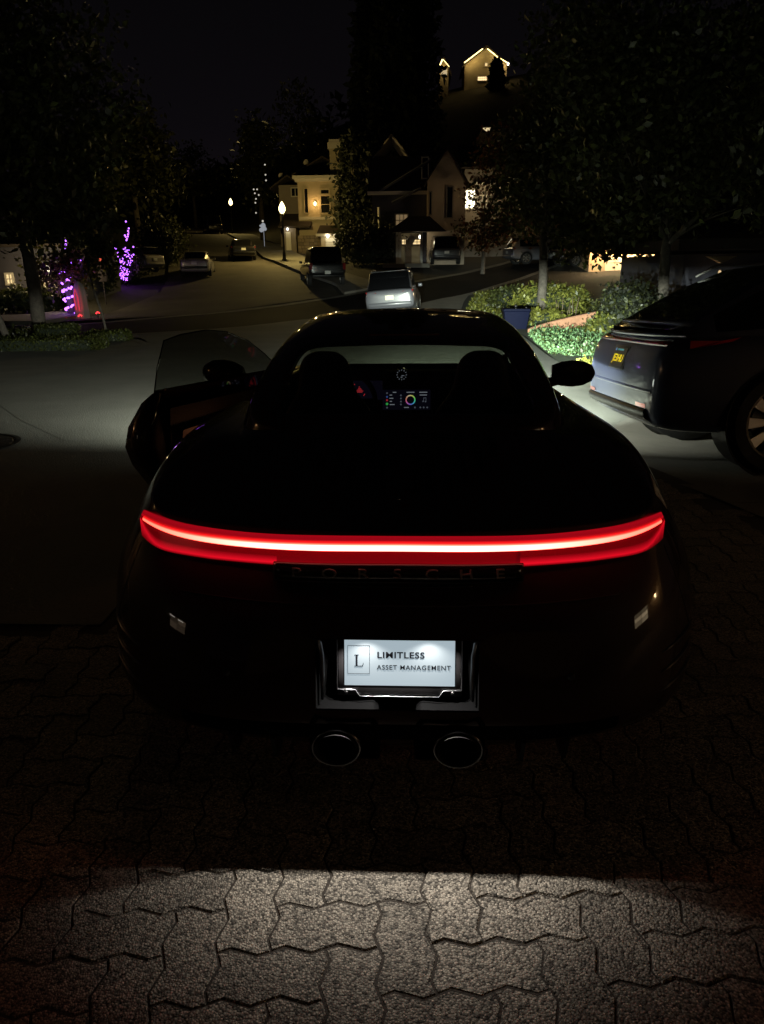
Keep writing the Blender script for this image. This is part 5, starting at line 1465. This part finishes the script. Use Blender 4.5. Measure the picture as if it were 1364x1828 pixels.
# --- E: near house on the right, mostly dark
h, L = house('dark house at the right edge with one lit sliver of eave', 1310, 500, 22)
a, b = L(1215, 520), L(1440, 452); wbox(h, 'wall', a, b, 7, siding, z0=-.8)
q0, q1 = L(1262, 470, -.6), L(1316, 457, -.6)
mb = MB(); mb.prism([(q0.x, q1.z), (q1.x, q1.z), (q0.x + .42, q0.z)], -.62, -.4); mb.build('eave_end', mat('eave_paint', (.5, .38, .25), rough=.7), h)
mb = MB(); mb.box(((a.x + b.x) / 2, 2.6, b.z + .25), (b.x - a.x + 1.2, 7.6, .3)); mb.build('roof', roof_m, h)
q = L(1285, 480, -1.2); lamp(h, q.x + .3, -.45, L(1290, 486).z, glow('lamp_low', (1, .7, .35), 0.6), .06, power=.8, col=(1, .68, .36))

# --- hill houses
def hill_house(label, gx0, gx1, gy_e, gx_p, gy_p, gyb, Y):
    h, L = house(label, (gx0 + gx1) / 2, gyb, Y, group=None)
    a, b = L(gx0, gyb), L(gx1, gy_e); zp = L(gx_p, gy_p).z
    gable_wall(h, 'wall', a.x, b.x, -3, b.z, zp - .1, 0, 8, stucco); gable(h, 'roof', a.x, b.x, b.z, zp, 0, 9, roof_m, .5, .25)
    return h, L, a, b, zp
h, L, a, b, zp = hill_house('house high on the hill with light strips along its wide gable', 829, 905, 116, 866, 84, 146, 150)
strip_m = glow('eave_strip', (1, .74, .26), 4.5)
for (x0, y0, x1, y1) in ((829, 112, 862, 87), (870, 87, 884, 98), (884, 99, 909, 114)):
    mb = MB(); mb.tube([L(x0, y0, -.75), L(x1, y1, -.75)], .09, 5); mb.build('light_strip', strip_m, h)
for px, py, pw in ((838, 112, 40), (848, 104, 40), (890, 108, 55), (900, 116, 40), (862, 98, 8)):
    q = L(px, py, -1.0); point('eave_glow', (q.x, -1.1, q.z), pw, (1, .68, .24), .2, h)
w0, w1 = L(853, 144), L(869, 137); window(h, w0.x, w1.x, w0.z, w1.z, -.02, glow('hill_window', (1, .70, .34), 1.6), (4, 2), .12)
w0, w1 = L(866, 118), L(870, 113); window(h, w0.x, w1.x, w0.z, w1.z, -.02, win_warm, (1, 1), .12)
q = L(907, 114, -1); lamp(h, q.x, -1, q.z, bulb_w, .22)
h, L, a, b, zp = hill_house('small lit gable beside the wide one on the hill, strung with lights', 784, 801, 124, 790.5, 105, 148, 148)
for (x0, y0, x1, y1) in ((781, 127, 790, 106), (791, 106, 802, 119)):
    mb = MB(); mb.tube([L(x0, y0, -.75), L(x1, y1, -.75)], .11 if x0 < 785 else .05, 5); mb.build('light_strip', strip_m, h)
q = L(788, 122, -1); point('eave_glow', (q.x, -1.3, q.z), 42, (1, .68, .24), .2, h)
w0, w1 = L(787, 134), L(798, 124); window(h, w0.x, w1.x, w0.z, w1.z, -.02, glow('gable_window', (1, .8, .5), .55), (3, 3), .12)
h, L = house('tiny lit gable end on the hillside above the bronze tree', 868, 240, 92)
q0, q1 = L(861, 234), L(876, 228); mb = MB(); mb.prism([(q0.x, q1.z), (q1.x, q1.z), (q1.x - .15, q0.z - .05), (q0.x + .45, q0.z + .02)], 0, .2); mb.build('lit_fascia', glow('fascia_glow', (1, .78, .42), .75), h)  # fascia glows by itself, in place of lamplight falling on it
wbox(h, 'wall', L(856, 262), L(905, 236), 5, stucco_g, z0=-1); shed(h, 'roof', L(856, 240).x, L(905, 240).x, L(860, 229).z + .1, L(860, 214).z, .2, 5, roof_m, .1)

# --- F: house on the left behind the street trees
h, L = house('dark house on the left with warm windows glinting through the leaves', 60, 545, 33)
a, b = L(-60, 548), L(118, 440); wbox(h, 'wall', a, b, 6, siding, z0=-.8); shed(h, 'roof', a.x, b.x, b.z, b.z + 2.2, 0, 6, roof_m)
for px0, px1, py0, py1, m_ in ((15, 22, 506, 490, win_warm), (75, 92, 490, 474, win_white), (82, 98, 512, 496, win_warm)):
    w0, w1 = L(px0, py0), L(px1, py1); window(h, w0.x, w1.x, w0.z, w1.z, -.02, m_, (2, 2), .08)
q = L(84, 470, -2); point('window_spill', (q.x, -1.5, q.z), 140, (1, .78, .4), .3, h)
q = L(18, 492, -2); point('window_spill', (q.x, -1.5, q.z), 60, (1, .72, .36), .3, h)

# --- house behind the photographer: garage front with lanterns (it is what the coupe's tail reflects)
h = thing('house', 'house behind the drive with a white panelled garage door', 'house', (2.0, -8.5, 0), 0)
mb = MB(); mb.box((0, -.2, 1.6), (14, .4, 3.6)); mb.build('wall', stucco, h)
for j in range(4):
    for k in range(4):
        mb = MB(); mb.box((-3.3 + k * 1.2, .04, .32 + j * .55), (1.16, .10, .52)); mb.build('garage_panel', door_w, h)
# side wing to the right with a lit window and door light
h = thing('house', 'house wing right of the drive with a lit kitchen window', 'house', (7.2, -3.2, 0), 0)
mb = MB(); mb.box((.2, 0, 1.7), (.4, 7.0, 3.8)); mb.build('wall', stucco, h)
mb = MB(); mb.box((-.05, .9, 1.55), (.12, 1.5, 1.3)); mb.build('window', trim_w, h, bevel=.01)
for k in range(2):
    for j in range(3):
        mb = MB(); mb.box((-.12, .56 + k * .68, 1.17 + j * .38), (.03, .62, .34)); mb.build('pane', glow('kitchen_pane', (1, .76, .46), (1.2, 2.6, .7, 1.9, 3.2, .9)[k * 3 + j]), h)
mb = MB(); mb.box((-.14, 2.6, 2.0), (.16, .16, .30)); o = mb.build('lantern', glow('side_lantern', (1, .74, .42), 20), h, bevel=.02)
mb = MB(); mb.box((-.12, 2.6, 2.18), (.22, .22, .05)); mb.build('lantern_cap', satin, o)
point('lantern_light', (-.45, 2.6, 2.0), 17, (1, .46, .18), .1, h)
h = thing('house', 'house wing left of the drive with a dimly lit window', 'house', (-7.0, -4.2, 0), 0)
mb = MB(); mb.box((-.2, 0, 1.7), (.4, 5.0, 3.8)); mb.build('wall', stucco, h)
mb = MB(); mb.box((.05, .6, 1.55), (.12, 1.5, 1.2)); mb.build('window', trim_w, h, bevel=.01)
for k in range(2):
    for j in range(2):
        mb = MB(); mb.box((.12, .26 + k * .68, 1.27 + j * .52), (.03, .62, .48)); mb.build('pane', glow('wing_pane', (1, .72, .48), (.35, .6, .5, .25)[k * 2 + j]), h)
for yy in (.2, .95):
    mb = MB(); mb.tube([(.16, yy, 1.92), (.16, yy + .42, 1.92)], .03, 8); mb.build('tube_light', glow('tube_glow', (1, .92, .8), 6), h, smooth=True)
mb = MB(); mb.box((-.2, 5.5, 1.7), (.4, 6.0, 3.8)); mb.build('wall', stucco, h)
mb = MB(); mb.box((.14, 7.4, 2.0), (.16, .16, .30)); o = mb.build('lantern', glow('left_lantern', (1, .6, .3), 8), h, bevel=.02)
mb = MB(); mb.box((.12, 7.4, 2.18), (.22, .22, .05)); mb.build('lantern_cap', satin, o)
point('lantern_light', (.45, 7.4, 2.0), 6, (1, .42, .16), .1, h)

# ================================================================== STREET LAMPS
post_m = mat('post_black', (.015, .015, .014), rough=.5)
def street_lamp(label, px, py, Y, h_, power, bright):
    p = at(px, py, Y); z = T(p.x, Y) + .05
    t = thing('street_lamp', label, 'street lamp', (p.x, Y, z), 0, 'street lamps along the far street')
    mb = MB(); mb.lathe([(.0, 0), (.20, 0), (.20, .12), (.13, .22), (.10, .6), (.065, .7), (.055, h_ - .75), (.10, h_ - .70), (.11, h_ - .62), (0, h_ - .60)], n=14); mb.build('post', post_m, t, smooth=True)
    mb = MB(); mb.lathe([(.0, h_ - .60), (.12, h_ - .58), (.22, h_ - .40), (.22, h_ - .22), (.15, h_ - .06), (.08, h_ + .06), (0, h_ + .17)], n=16)
    o = mb.build('lamp_globe', clear_glow('lamp_globe_glow', (1, .80, .34), bright), t, smooth=True)
    point('lamp_light', (0, 0, h_ - .30), power, (1, .72, .22), .12, t)
    return t
l1 = street_lamp('glowing acorn globe street lamp standing in front of the cream house', 508, 466, 52.3, 3.75, 2300, 9)
l2 = street_lamp('small distant street lamp near the head of the far street', 416, 424, 91, 3.75, 900, 7)
for o in (l1, l2):
    for c in o.children:
        if c.type == 'LIGHT': c.data.use_shadow = True

# ================================================================== TREES AND PLANTS
def base(px, py, Y, dz=-.03):
    p = at(px, py, Y); return (p.x, Y, T(p.x, Y) + dz)
def ell(px, py, Y, rx, ry, rz, ref):
    p = at(px, py, Y); return ((p.x - ref[0], Y - ref[1], p.z - ref[2]), (rx, ry, rz))
# right side: the big glossy-leaved tree and the one behind it
b0 = base(1180, 520, 17.5)
tree('leafy_tree', 'big glossy leaved tree with a pale trunk standing behind the dark crossover', b0, 5.6, .135,
     [ell(1180, 150, 17.5, 2.3, 2.2, 1.9, b0), ell(1290, 290, 17, 1.7, 1.8, 1.2, b0), ell(1080, 270, 17.3, 1.5, 1.8, 1.15, b0), ell(1330, 110, 17, 1.8, 2, 2.2, b0), ell(1075, 70, 18, 1.6, 1.9, 1.7, b0), ell(1210, 360, 17, 1.25, 1.5, .55, b0), ell(1120, 385, 17.5, 1.0, 1.3, .5, b0), ell(1360, 370, 16.5, .8, 1, .6, b0)],
     17000, .15, leaf_dark, leaf_green, .3, lean=(.15, .1), clump=.22, fork=.5, shell=.25, branches=11)
b0 = base(968, 500, 27)
tree('leafy_tree', 'dark olive tree with a thick low crown left of the big glossy tree', b0, 7.4, .16,
     [ell(990, 330, 27, 2.3, 2.3, 2.0, b0), ell(1050, 200, 27, 2.5, 2.4, 2.4, b0), ell(1030, 120, 28, 1.9, 2, 2.4, b0), ell(1050, 425, 26.5, 1.7, 1.6, .8, b0), ell(970, 250, 27.5, 1.1, 1.4, 1.5, b0), ell(1110, 430, 26.5, 1.2, 1.4, .5, b0)],
     13000, .20, leaf_green, leaf_dark, .5, clump=.35, shell=.3, branches=9)
b0 = base(862, 474, 45)
tree('bronze_tree', 'bronze leaved street tree glittering in front of the bright window', b0, 5.6, .12,
     [ell(905, 350, 45, 2.2, 2, 1.5, b0), ell(866, 412, 45, 1.5, 1.6, .9, b0), ell(905, 280, 45, 1.6, 1.6, 1.6, b0), ell(940, 395, 45, 1.6, 1.5, 1.2, b0)],
     6500, .22, leaf_rust, leaf_dark, .35, clump=.30, shell=.3)
b0 = base(632, 480, 57)
tree('street_tree', 'slim dark street tree covering the right side of the cream house', b0, 9.3, .15,
     [ell(632, 290, 57, 1.2, 1.2, 2.0, b0), ell(628, 370, 57, 1.5, 1.4, 1.8, b0), ell(640, 420, 57, 1.5, 1.4, 1.2, b0), ell(634, 258, 57, .7, .7, 1.0, b0)],
     5000, .30, leaf_black, None, 0, clump=.32, shell=.3)
p = base(655, 485, 50.5)
shrub('round_bush', 'large round dark bush left of the lit porch', p, (3.6, 3.0, 2.9), 4200, .22, leaf_black)
# left side
b0 = base(72, 598, 16.6)
tree('street_tree', 'broad street tree with a pale stout trunk behind the left hedge', b0, 6.6, .155,
     [ell(60, 330, 16.6, 2.0, 2, 1.3, b0), ell(110, 180, 16.8, 1.7, 2, 1.7, b0), ell(10, 190, 16, 2, 2, 2, b0), ell(150, 300, 17, .9, 1.1, 1.1, b0), ell(40, 60, 17, 2.0, 2, 1.6, b0), ell(105, 400, 16.8, .7, .9, .45, b0), ell(14, 410, 16.4, .7, .9, .45, b0)],
     11000, .16, leaf_dark, leaf_green, .3, clump=.26, shell=.3, branches=10)
b0 = base(16, 600, 15.4)
tree('street_tree', 'leaning thin trunk tree at the left edge beside the hedge', b0, 5.4, .075,
     [ell(-70, 300, 15.4, 1.3, 1.4, 1.3, b0), ell(-50, 180, 15.6, 1.4, 1.5, 1.2, b0)], 3000, .16, leaf_dark, None, 0, lean=(-1.3, 0), clump=.25)
b0 = base(193, 606, 17.6)
tree('young_tree', 'young thin leaning tree growing out of the small square hedge', b0, 3.3, .030,
     [ell(172, 455, 17.6, .55, .5, .55, b0), ell(178, 420, 17.6, .4, .4, .5, b0)], 900, .12, leaf_dark, None, 0, lean=(-.40, 0), clump=.2, branches=4)
b0 = base(128, 566, 28.5)
tt = tree('wrapped_tree', 'small tree wrapped in a spiral of violet lights beside the red lit figure', b0, 4.2, .13,
     [ell(110, 500, 28.5, 1.1, 1.1, .55, b0), ell(105, 470, 28.5, 1.3, 1.2, .8, b0), ell(140, 480, 28.5, .8, .9, .6, b0)], 2600, .17, leaf_bright, leaf_dark, .4, clump=.25)
shrub('clipped_hedge', 'low clipped hedge along the left pavement', base(40, 628, 14.7), (3.6, 1.0, .30), 8500, .045, leaf_green, rz=.12, boxy=True, cat='hedge', m2=leaf_dark, frac2=.4)
shrub('clipped_hedge', 'tall clipped block of hedge right of the pale stout trunk', base(106, 612, 15.6), (.72, .8, .52), 3600, .045, leaf_green, boxy=True, cat='hedge', m2=leaf_dark, frac2=.4)
shrub('clipped_hedge', 'loose dark hedge between the two left trunks', base(42, 606, 15.9), (1.3, .7, .42), 2200, .08, leaf_dark, boxy=False, cat='hedge')
shrub('clipped_hedge', 'small square clipped hedge at the pavement corner', base(197, 616, 17.3), (1.0, .7, .26), 2400, .06, leaf_green, rz=.2, boxy=True, cat='hedge', m2=leaf_dark, frac2=.3)
for (px, py, Y, d, lb, m_) in ((50, 540, 30.5, (4.0, 2, .9), 'long low dark shrub under the windows of the left house', leaf_dark), (180, 505, 37, (1.3, 1.2, 2.0), 'dark rounded shrub between the violet lights', leaf_dark), (290, 470, 49, (3.2, 3, 3.0), 'tall black shrub behind the pale hatchback', leaf_dark)):
    shrub('dark_shrub', lb, base(px, py, Y), d, 3200, .2, m_)
for (px, py, Y, hh, w_, lb) in ((165, 400, 52, 9, 3.0, 'dark round tree behind the violet bush'), (245, 400, 62, 11, 4.2, 'tall dark tree left of the far street'), (280, 400, 75, 11, 3.6, 'dark spreading tree beside the head of the street'), (468, 400, 78, 12, 2.3, 'dark tree strung with a few pale bulbs left of the street lamp'), (535, 380, 84, 15, 4.6, 'dark tree rising behind the cream house'), (350, 405, 118, 12, 6, 'far dark tree closing the end of the street')):
    b0 = base(px, py, Y)
    tree('background_tree', lb, b0, hh * .9, .25, [((0, 0, hh * .62), (w_ * .7, w_ * .7, hh * .30)), ((w_ * .4, 0, hh * .5), (w_ * .45, w_ * .5, hh * .22)), ((-w_ * .4, 0, hh * .48), (w_ * .5, w_ * .5, hh * .24)), ((0, 0, hh * .85), (w_ * .4, w_ * .4, hh * .14))], 3000, .42, leaf_dark, None, 0, clump=.6, shell=.3, branches=5, group='dark trees behind the streets')
def conifer(label, px, py, Y, hh, r):
    b0 = base(px, py, Y); t = thing('conifer_tree', label, 'tree', b0, 0)
    mb = MB(); mb.tube([(0, 0, -.3), (0, 0, hh * .5), (0, 0, hh)], [.4, .25, .05], 8); mb.build('trunk', bark, t)
    n = 4200; u = rng.random(n) ** .8; a = rng.random(n) * 2 * PI
    lay = 1 - .35 * ((u * 11) % 1); rad = r * (1 - u) ** .75 * lay * np.sqrt(rng.random(n)) + .15
    c = np.stack([rad * np.cos(a), rad * np.sin(a), hh * (.08 + .92 * u)], 1)
    o = bpy.data.objects.new('crown', leaf_mesh('crown', c, .75, leaf_pine, up=-.3)); COL.objects.link(o); o.parent = t
conifer('tallest black conifer on the skyline above the gabled house', 702, 300, 88, 31, 4.2)
conifer('black conifer left of the tallest one on the skyline', 660, 300, 92, 25, 3.8)
conifer('black conifer right of the tallest one on the skyline', 748, 300, 94, 28, 4.0)
conifer('low black conifer beside the wide lit gable on the hill', 886, 150, 144, 4.2, 1.25)
# woods on the ridge
pts = []
for x0, y0, n, hh in ((-75, 160, 420, 5), (-48, 152, 520, 6), (-30, 140, 520, 7), (-14, 132, 600, 8), (2, 140, 500, 8), (-60, 200, 500, 7), (-100, 190, 400, 6), (40, 150, 500, 7), (60, 140, 500, 9), (14, 120, 300, 5), (-125, 210, 400, 7)):
    for k in range(7):
        cx_, cy_ = x0 + random.uniform(-9, 9), y0 + random.uniform(-10, 10); r_ = random.uniform(2.6, 5.0)
        z_ = T(cx_, cy_)
        if 0 < cx_ < 25 and 104 < cy_ < 165: continue
        pts.append(in_ellipsoids(n // 7, [((cx_, cy_, z_ + hh * .55), (r_, r_, hh * .55 * random.uniform(.7, 1.25)))], .3))
wood = bpy.data.objects.new('hill_woods', leaf_mesh('hill_woods', np.concatenate(pts), 1.5, leaf_pine)); COL.objects.link(wood)
tag(wood, 'far black woods along the ridge of the hill', 'woods', kind='stuff')

# planting bed on the right
shrub('yellow_bush', 'yellow green feathery bush lit behind the blue bin', base(978, 546, 27.5), (2.7, 1.5, 1.25), 5200, .13, leaf_bright, m2=leaf_green, frac2=.3)
shrub('dark_shrub', 'dark dense shrub between the bin bush and the pale trunk', base(1115, 585, 19.8), (1.5, 1.5, 1.45), 5200, .11, leaf_black, m2=leaf_dark, frac2=.4)
shrub('dark_shrub', 'dark shrub with round leaves behind the tail of the crossover', base(1165, 590, 15.6), (1.7, 1.4, 1.15), 3600, .10, leaf_black, m2=leaf_dark, frac2=.3)
shrub('leafy_shrub', 'low broad leaved shrub sprawling over the terracotta wall', base(1082, 592, 19.2), (1.0, .8, .60), 2600, .10, leaf_bright, m2=leaf_green, frac2=.5)
shrub('low_plant', 'low lime green plant tuft right above the terracotta wall', base(970, 560, 25), (1.6, .9, .55), 2400, .10, leaf_bright)
shrub('low_plant', 'small sprig of leaves on the kerb by the tail of the crossover', base(1052, 655, 9.9), (.45, .4, .38), 700, .06, leaf_bright)
shrub('dark_shrub', 'dim shrub left of the yellow green bush', base(908, 545, 31.5), (1.8, 1.2, 1.0), 2600, .12, leaf_dark, m2=leaf_green, frac2=.3)
st_ = thing('dry_stems', 'clump of bare dry stems right of the yellow green bush', 'plant', base(1008, 545, 26))
for k in range(9):
    x_ = (k - 4) * .10 + random.uniform(-.03, .03); mb = MB(); hh = random.uniform(.55, .95)
    mb.tube([(x_, 0, 0), (x_ + random.uniform(-.05, .05), .02, hh * .5), (x_ + random.uniform(-.12, .12), 0, hh)], [.022, .016, .008], 5); mb.build('stem', mat('dry_stem', (.16, .12, .08), rough=.9) if k == 0 else MATS['dry_stem'], st_, smooth=True)
# low terracotta wall curving up to the right
terra = mat('terracotta_render', (.40, .20, .12), rough=.9, vary=.25, vscale=2.5, bump=.4, bscale=20)
tw = MB(); rows = []
for t_ in np.linspace(0, 1, 24):
    x = 3.55 + 3.4 * t_; y = 21.6 + 1.3 * math.sin(t_ * 1.6); z = T(x, y); hgt = .10 + .62 * t_ ** .8
    rows.append([Vector((x, y - .02, z - .15)), Vector((x, y, z + hgt - .03)), Vector((x + .01, y + .04, z + hgt)), Vector((x + .05, y + .30, z + hgt)), Vector((x + .06, y + .34, z - .15))])
tw.grid(rows); tw.f += [tuple(range(5)), tuple(len(tw.v) - 5 + k for k in range(5))]; tw.m += [0, 0]
tag(tw.build('low_wall', terra, smooth=False), 'low terracotta wall rising to the right behind the ground cover', 'wall')
# ground cover and lawn
def ground_leaves(name, poly, n, size, m, hgt, label, m2=None, frac2=0., up=.6):
    xs = np.array([p[0] for p in poly]); ys = np.array([p[1] for p in poly]); out = []
    def inside(x, y):
        c = False; j = len(poly) - 1
        for i in range(len(poly)):
            if (poly[i][1] > y) != (poly[j][1] > y) and x < (poly[j][0] - poly[i][0]) * (y - poly[i][1]) / (poly[j][1] - poly[i][1]) + poly[i][0]: c = not c
            j = i
        return c
    while len(out) < n:
        x, y = random.uniform(xs.min(), xs.max()), random.uniform(ys.min(), ys.max())
        if inside(x, y): out.append((x, y, T(x, y) + abs(random.gauss(0, .45)) * hgt * (.5 + .8 * (math.sin(x * 5.1) * math.sin(y * 4.3) * .5 + .5))))
    o = bpy.data.objects.new(name, leaf_mesh(name, np.array(out), size, m, up=up, m2=m2, frac2=frac2)); COL.objects.link(o)
    return tag(o, label, 'ground cover', kind='stuff')
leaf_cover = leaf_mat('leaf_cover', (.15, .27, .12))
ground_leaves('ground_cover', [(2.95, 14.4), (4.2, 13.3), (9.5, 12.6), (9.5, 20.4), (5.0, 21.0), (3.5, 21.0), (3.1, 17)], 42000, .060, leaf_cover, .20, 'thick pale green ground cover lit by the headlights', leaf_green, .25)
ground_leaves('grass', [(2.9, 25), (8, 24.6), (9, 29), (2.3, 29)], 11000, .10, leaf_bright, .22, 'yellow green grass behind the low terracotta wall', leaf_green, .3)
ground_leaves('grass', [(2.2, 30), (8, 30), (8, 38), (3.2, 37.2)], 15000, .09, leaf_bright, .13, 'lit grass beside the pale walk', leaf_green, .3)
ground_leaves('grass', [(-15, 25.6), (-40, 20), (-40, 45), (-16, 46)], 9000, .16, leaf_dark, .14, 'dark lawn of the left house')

# ================================================================== SMALL THINGS
bin_b = mat('bin_blue', (.0026, .0042, .019), rough=.7, spec=.15)
p = at(920, 566, 23.6); p.z = T(p.x, 23.6) - .01; TS = 1.34
bn = thing('blue_tub', 'dark blue tapered tub with a black knob standing on the lawn edge', 'tub', tuple(p)); bn.scale = (TS, TS, TS)
mb = MB(); prof = [(.25, .24, .0), (.31, .30, .43), (.335, .325, .44), (.335, .325, .47), (.30, .29, .47), (.25, .23, .05)]
mb.grid([[Vector((x * a, y * b_, z_)) for a, b_ in ((-1, -1), (1, -1), (1, 1), (-1, 1))] for x, y, z_ in prof], closed=True); mb.f += [(0, 1, 2, 3), (20, 21, 22, 23)]; mb.m += [0, 0]
mb.build('tub_body', bin_b, bn, bevel=.012)
mb = MB(); mb.box((0, 0, .475), (.62, .60, .03)); mb.build('lid', bin_b, bn, bevel=.01)
mb = MB(); mb.tube([(0, 0, .47), (0, 0, .52)], .02, 8); mb.ball((0, 0, .545), .045, 10, 7); mb.ball((.27, .1, .50), .03, 8, 6); mb.build('knob', satin, bn, smooth=True)

violet = glow('violet_bulb', (.42, .12, 1.0), 4.5)
vmesh = MB().ball((0, 0, 0), .045, 6, 4).mesh('bulb', [violet], True)
vmesh_s = MB().ball((0, 0, 0), .030, 6, 4).mesh('bulb', [violet], True)
wire_m = mat('wire_green', (.01, .012, .01), rough=.8)
lt = thing('string_lights', 'violet string lights wound in a spiral round a tree trunk', 'lights', base(128, 566, 28.45, 0))
zs_ = 1.55; k = 0; wp = []
for k in range(64):
    a = k * 2 * PI / 13.; zz = .12 + 1.62 * (k / 63); r_ = .19
    wp.append((r_ * math.cos(a), r_ * math.sin(a), zz))
    if math.sin(a) < .45:
        o = bpy.data.objects.new('bulb', vmesh); COL.objects.link(o); o.parent = lt; o.location = (r_ * math.cos(a) + random.uniform(-.02, .02), r_ * math.sin(a) - .03, zz + random.uniform(-.025, .025))
for (x, z_) in ((.34, 2.05), (.42, 2.0), (.62, 2.18), (.70, 2.15), (.30, 2.35), (.86, 2.62), (.18, 2.55), (.20, 2.72), (.24, 2.86), (-.30, 1.95), (-.20, 1.98), (-.42, 1.95), (.28, 2.5), (.56, 2.06)):
    o = bpy.data.objects.new('bulb', vmesh); COL.objects.link(o); o.parent = lt; o.location = (x, -.1, z_); 
mb = MB(); mb.tube(wp, .008, 4, cap=False); mb.build('wire', wire_m, lt)
point('violet_glow', (.2, -.8, 1.0), 9, (.38, .08, 1), .3, lt)
p = base(229, 506, 41, 0)
shrub('lit_bush', 'bush covered with violet string lights on the left lawn', p, (1.5, 1.0, 1.9), 1800, .12, leaf_dark)
lt = thing('string_lights', 'dense cluster of violet string lights hung over a bush', 'lights', p)
for k in range(150):
    t_ = random.random() ** .8; w_ = .18 + .58 * t_ if t_ < .8 else .4
    x = random.uniform(-1, 1) * w_ + .02; zz = .15 + 1.75 * t_
    if zz > 1.45 and -.12 < x < .12: continue
    o = bpy.data.objects.new('bulb', vmesh_s); COL.objects.link(o); o.parent = lt; o.location = (x, -.45 - random.random() * .25, zz)
for (x, zz) in ((.32, 2.25), (.36, 2.32), (.30, 2.42), (.42, 2.44), (.50, 2.62), (.46, 2.72), (.52, 2.85), (.44, 2.55), (.26, 2.5), (.40, 3.2), (.62, 1.5), (.66, 1.9)):
    o = bpy.data.objects.new('bulb', vmesh); COL.objects.link(o); o.parent = lt; o.location = (x, -.4, zz)
mb = MB(); mb.tube([(-.3, -.3, .2), (.1, -.5, .8), (-.2, -.5, 1.3), (.3, -.45, 1.9), (.45, -.4, 2.6), (.4, -.4, 3.2)], .008, 4); mb.build('wire', wire_m, lt)
point('violet_glow', (0, -1.3, .9), 26, (.38, .08, 1), .4, lt)
# red lit decorations on the left lawn
red_g = glow('red_bulb', (1, .04, .05), 2.2)
cloth = mat('pale_cloth', (.42, .36, .36), rough=.9, bump=.4, bscale=12)
dz_ = thing('lawn_figure', 'red lit arch shaped lawn figure beside the violet wrapped trunk', 'decoration', base(146, 556, 27.8, 0), -.2)
mb = MB(); rws = []
for zz, rx_ in ((0, .30), (.4, .27), (.9, .25), (1.15, .22), (1.32, .14), (1.40, .03)):
    rws.append([Vector((rx_ * math.cos(a) * (1 + .12 * math.sin(5 * a)), .7 * rx_ * math.sin(a) * (1 + .12 * math.sin(5 * a)), zz)) for a in np.linspace(0, 2 * PI, 24, endpoint=False)])
mb.grid(rws, closed=True); mb.build('drape', cloth, dz_, smooth=True)
mb = MB(); mb.tube([(-.05, -.24, .35), (-.08, -.26, .8), (0, -.25, 1.12), (.08, -.26, .8), (.09, -.25, .3)], .022, 6); mb.build('light_tube', glow('red_tube', (1, .05, .10), .55), dz_)
spot('red_light', (.0, -1.0, .1), (0, 0, 1.0), 22, (1, .03, .06), 70, .6, .05, dz_)
dz_ = thing('lawn_lights', 'two small red lawn lights low in the dark grass', 'lights', base(160, 552, 27.5, 0))
for x, zz in ((-.42, .12), (.30, .22)):
    mb = MB(); mb.tube([(x - .07, 0, zz - .02), (x, 0, zz + .05), (x + .08, 0, zz)], .028, 6); mb.build('light', red_g, dz_); mb = MB(); mb.tube([(x, .03, -.05), (x, .03, zz)], .008, 4); mb.build('stake', satin, dz_)
dz_ = thing('lawn_figure', 'thin hanging figure with a red lit head among the dark trees', 'decoration', base(185, 505, 33, 0))
mb = MB(); mb.tube([(0, 0, 0), (0, 0, 1.9)], .03, 6); mb.box((0, 0, 1.35), (.4, .12, .7)); mb.build('robe', mat('dark_cloth', (.05, .04, .045), rough=.9), dz_, bevel=.05)
mb = MB(); mb.ball((0, -.05, 1.95), .09, 8, 6); mb.tube([(.02, -.1, 1.8), (.10, -.1, 1.6)], .02, 5); mb.build('lit_head', glow('red_head', (1, .12, .06), .7), dz_, smooth=True)
# pale bulbs strung in the dark tree left of the street lamp
wb = glow('pale_bulb', (1, .92, .78), .55)
bm_ = MB().ball((0, 0, 0), .075, 6, 4).mesh('bulb', [wb], True)
p0 = at(472, 300, 70)
lt = thing('string_lights', 'few pale bulbs hanging in a line in the dark tree left of the street lamp', 'lights', tuple(p0))
for px, py in ((473, 294), (474, 312), (475, 322), (459, 338), (462, 348), (457, 355), (456, 362), (457, 380), (453, 338), (455, 345)):
    q = at(px, py, 70) - p0; o = bpy.data.objects.new('bulb', bm_); COL.objects.link(o); o.parent = lt; o.location = q
mb = MB(); mb.tube([at(473, 286, 70) - p0, at(475, 325, 70) - p0, at(460, 336, 70) - p0, at(457, 385, 70) - p0], .012, 4); mb.build('wire', wire_m, lt)
p0 = at(470, 412, 68); p0.z = T(p0.x, 68)
lt = thing('lawn_figure', 'white glowing lawn figure left of the street lamp', 'decoration', tuple(p0))
q = at(470, 404, 68) - p0
mb = MB(); mb.ball(q, .24, 10, 8, sc=(.9, .5, 1.25)); mb.ball(q + Vector((-.18, 0, -.30)), .20, 8, 6); mb.ball(q + Vector((.14, 0, -.22)), .16, 8, 6); mb.ball(q + Vector((-.25, 0, .05)), .09, 8, 6); mb.tube([(q.x, q.y + .1, 0), (q.x, q.y + .1, q.z)], .02, 6); mb.build('inflatable_body', glow('ghost_glow', (.85, .9, 1), .30), lt, smooth=True)
mb = MB(); mb.ball(q + Vector((.03, -.25, .42)), .09, 8, 6); mb.build('lit_head', wb, lt, smooth=True)
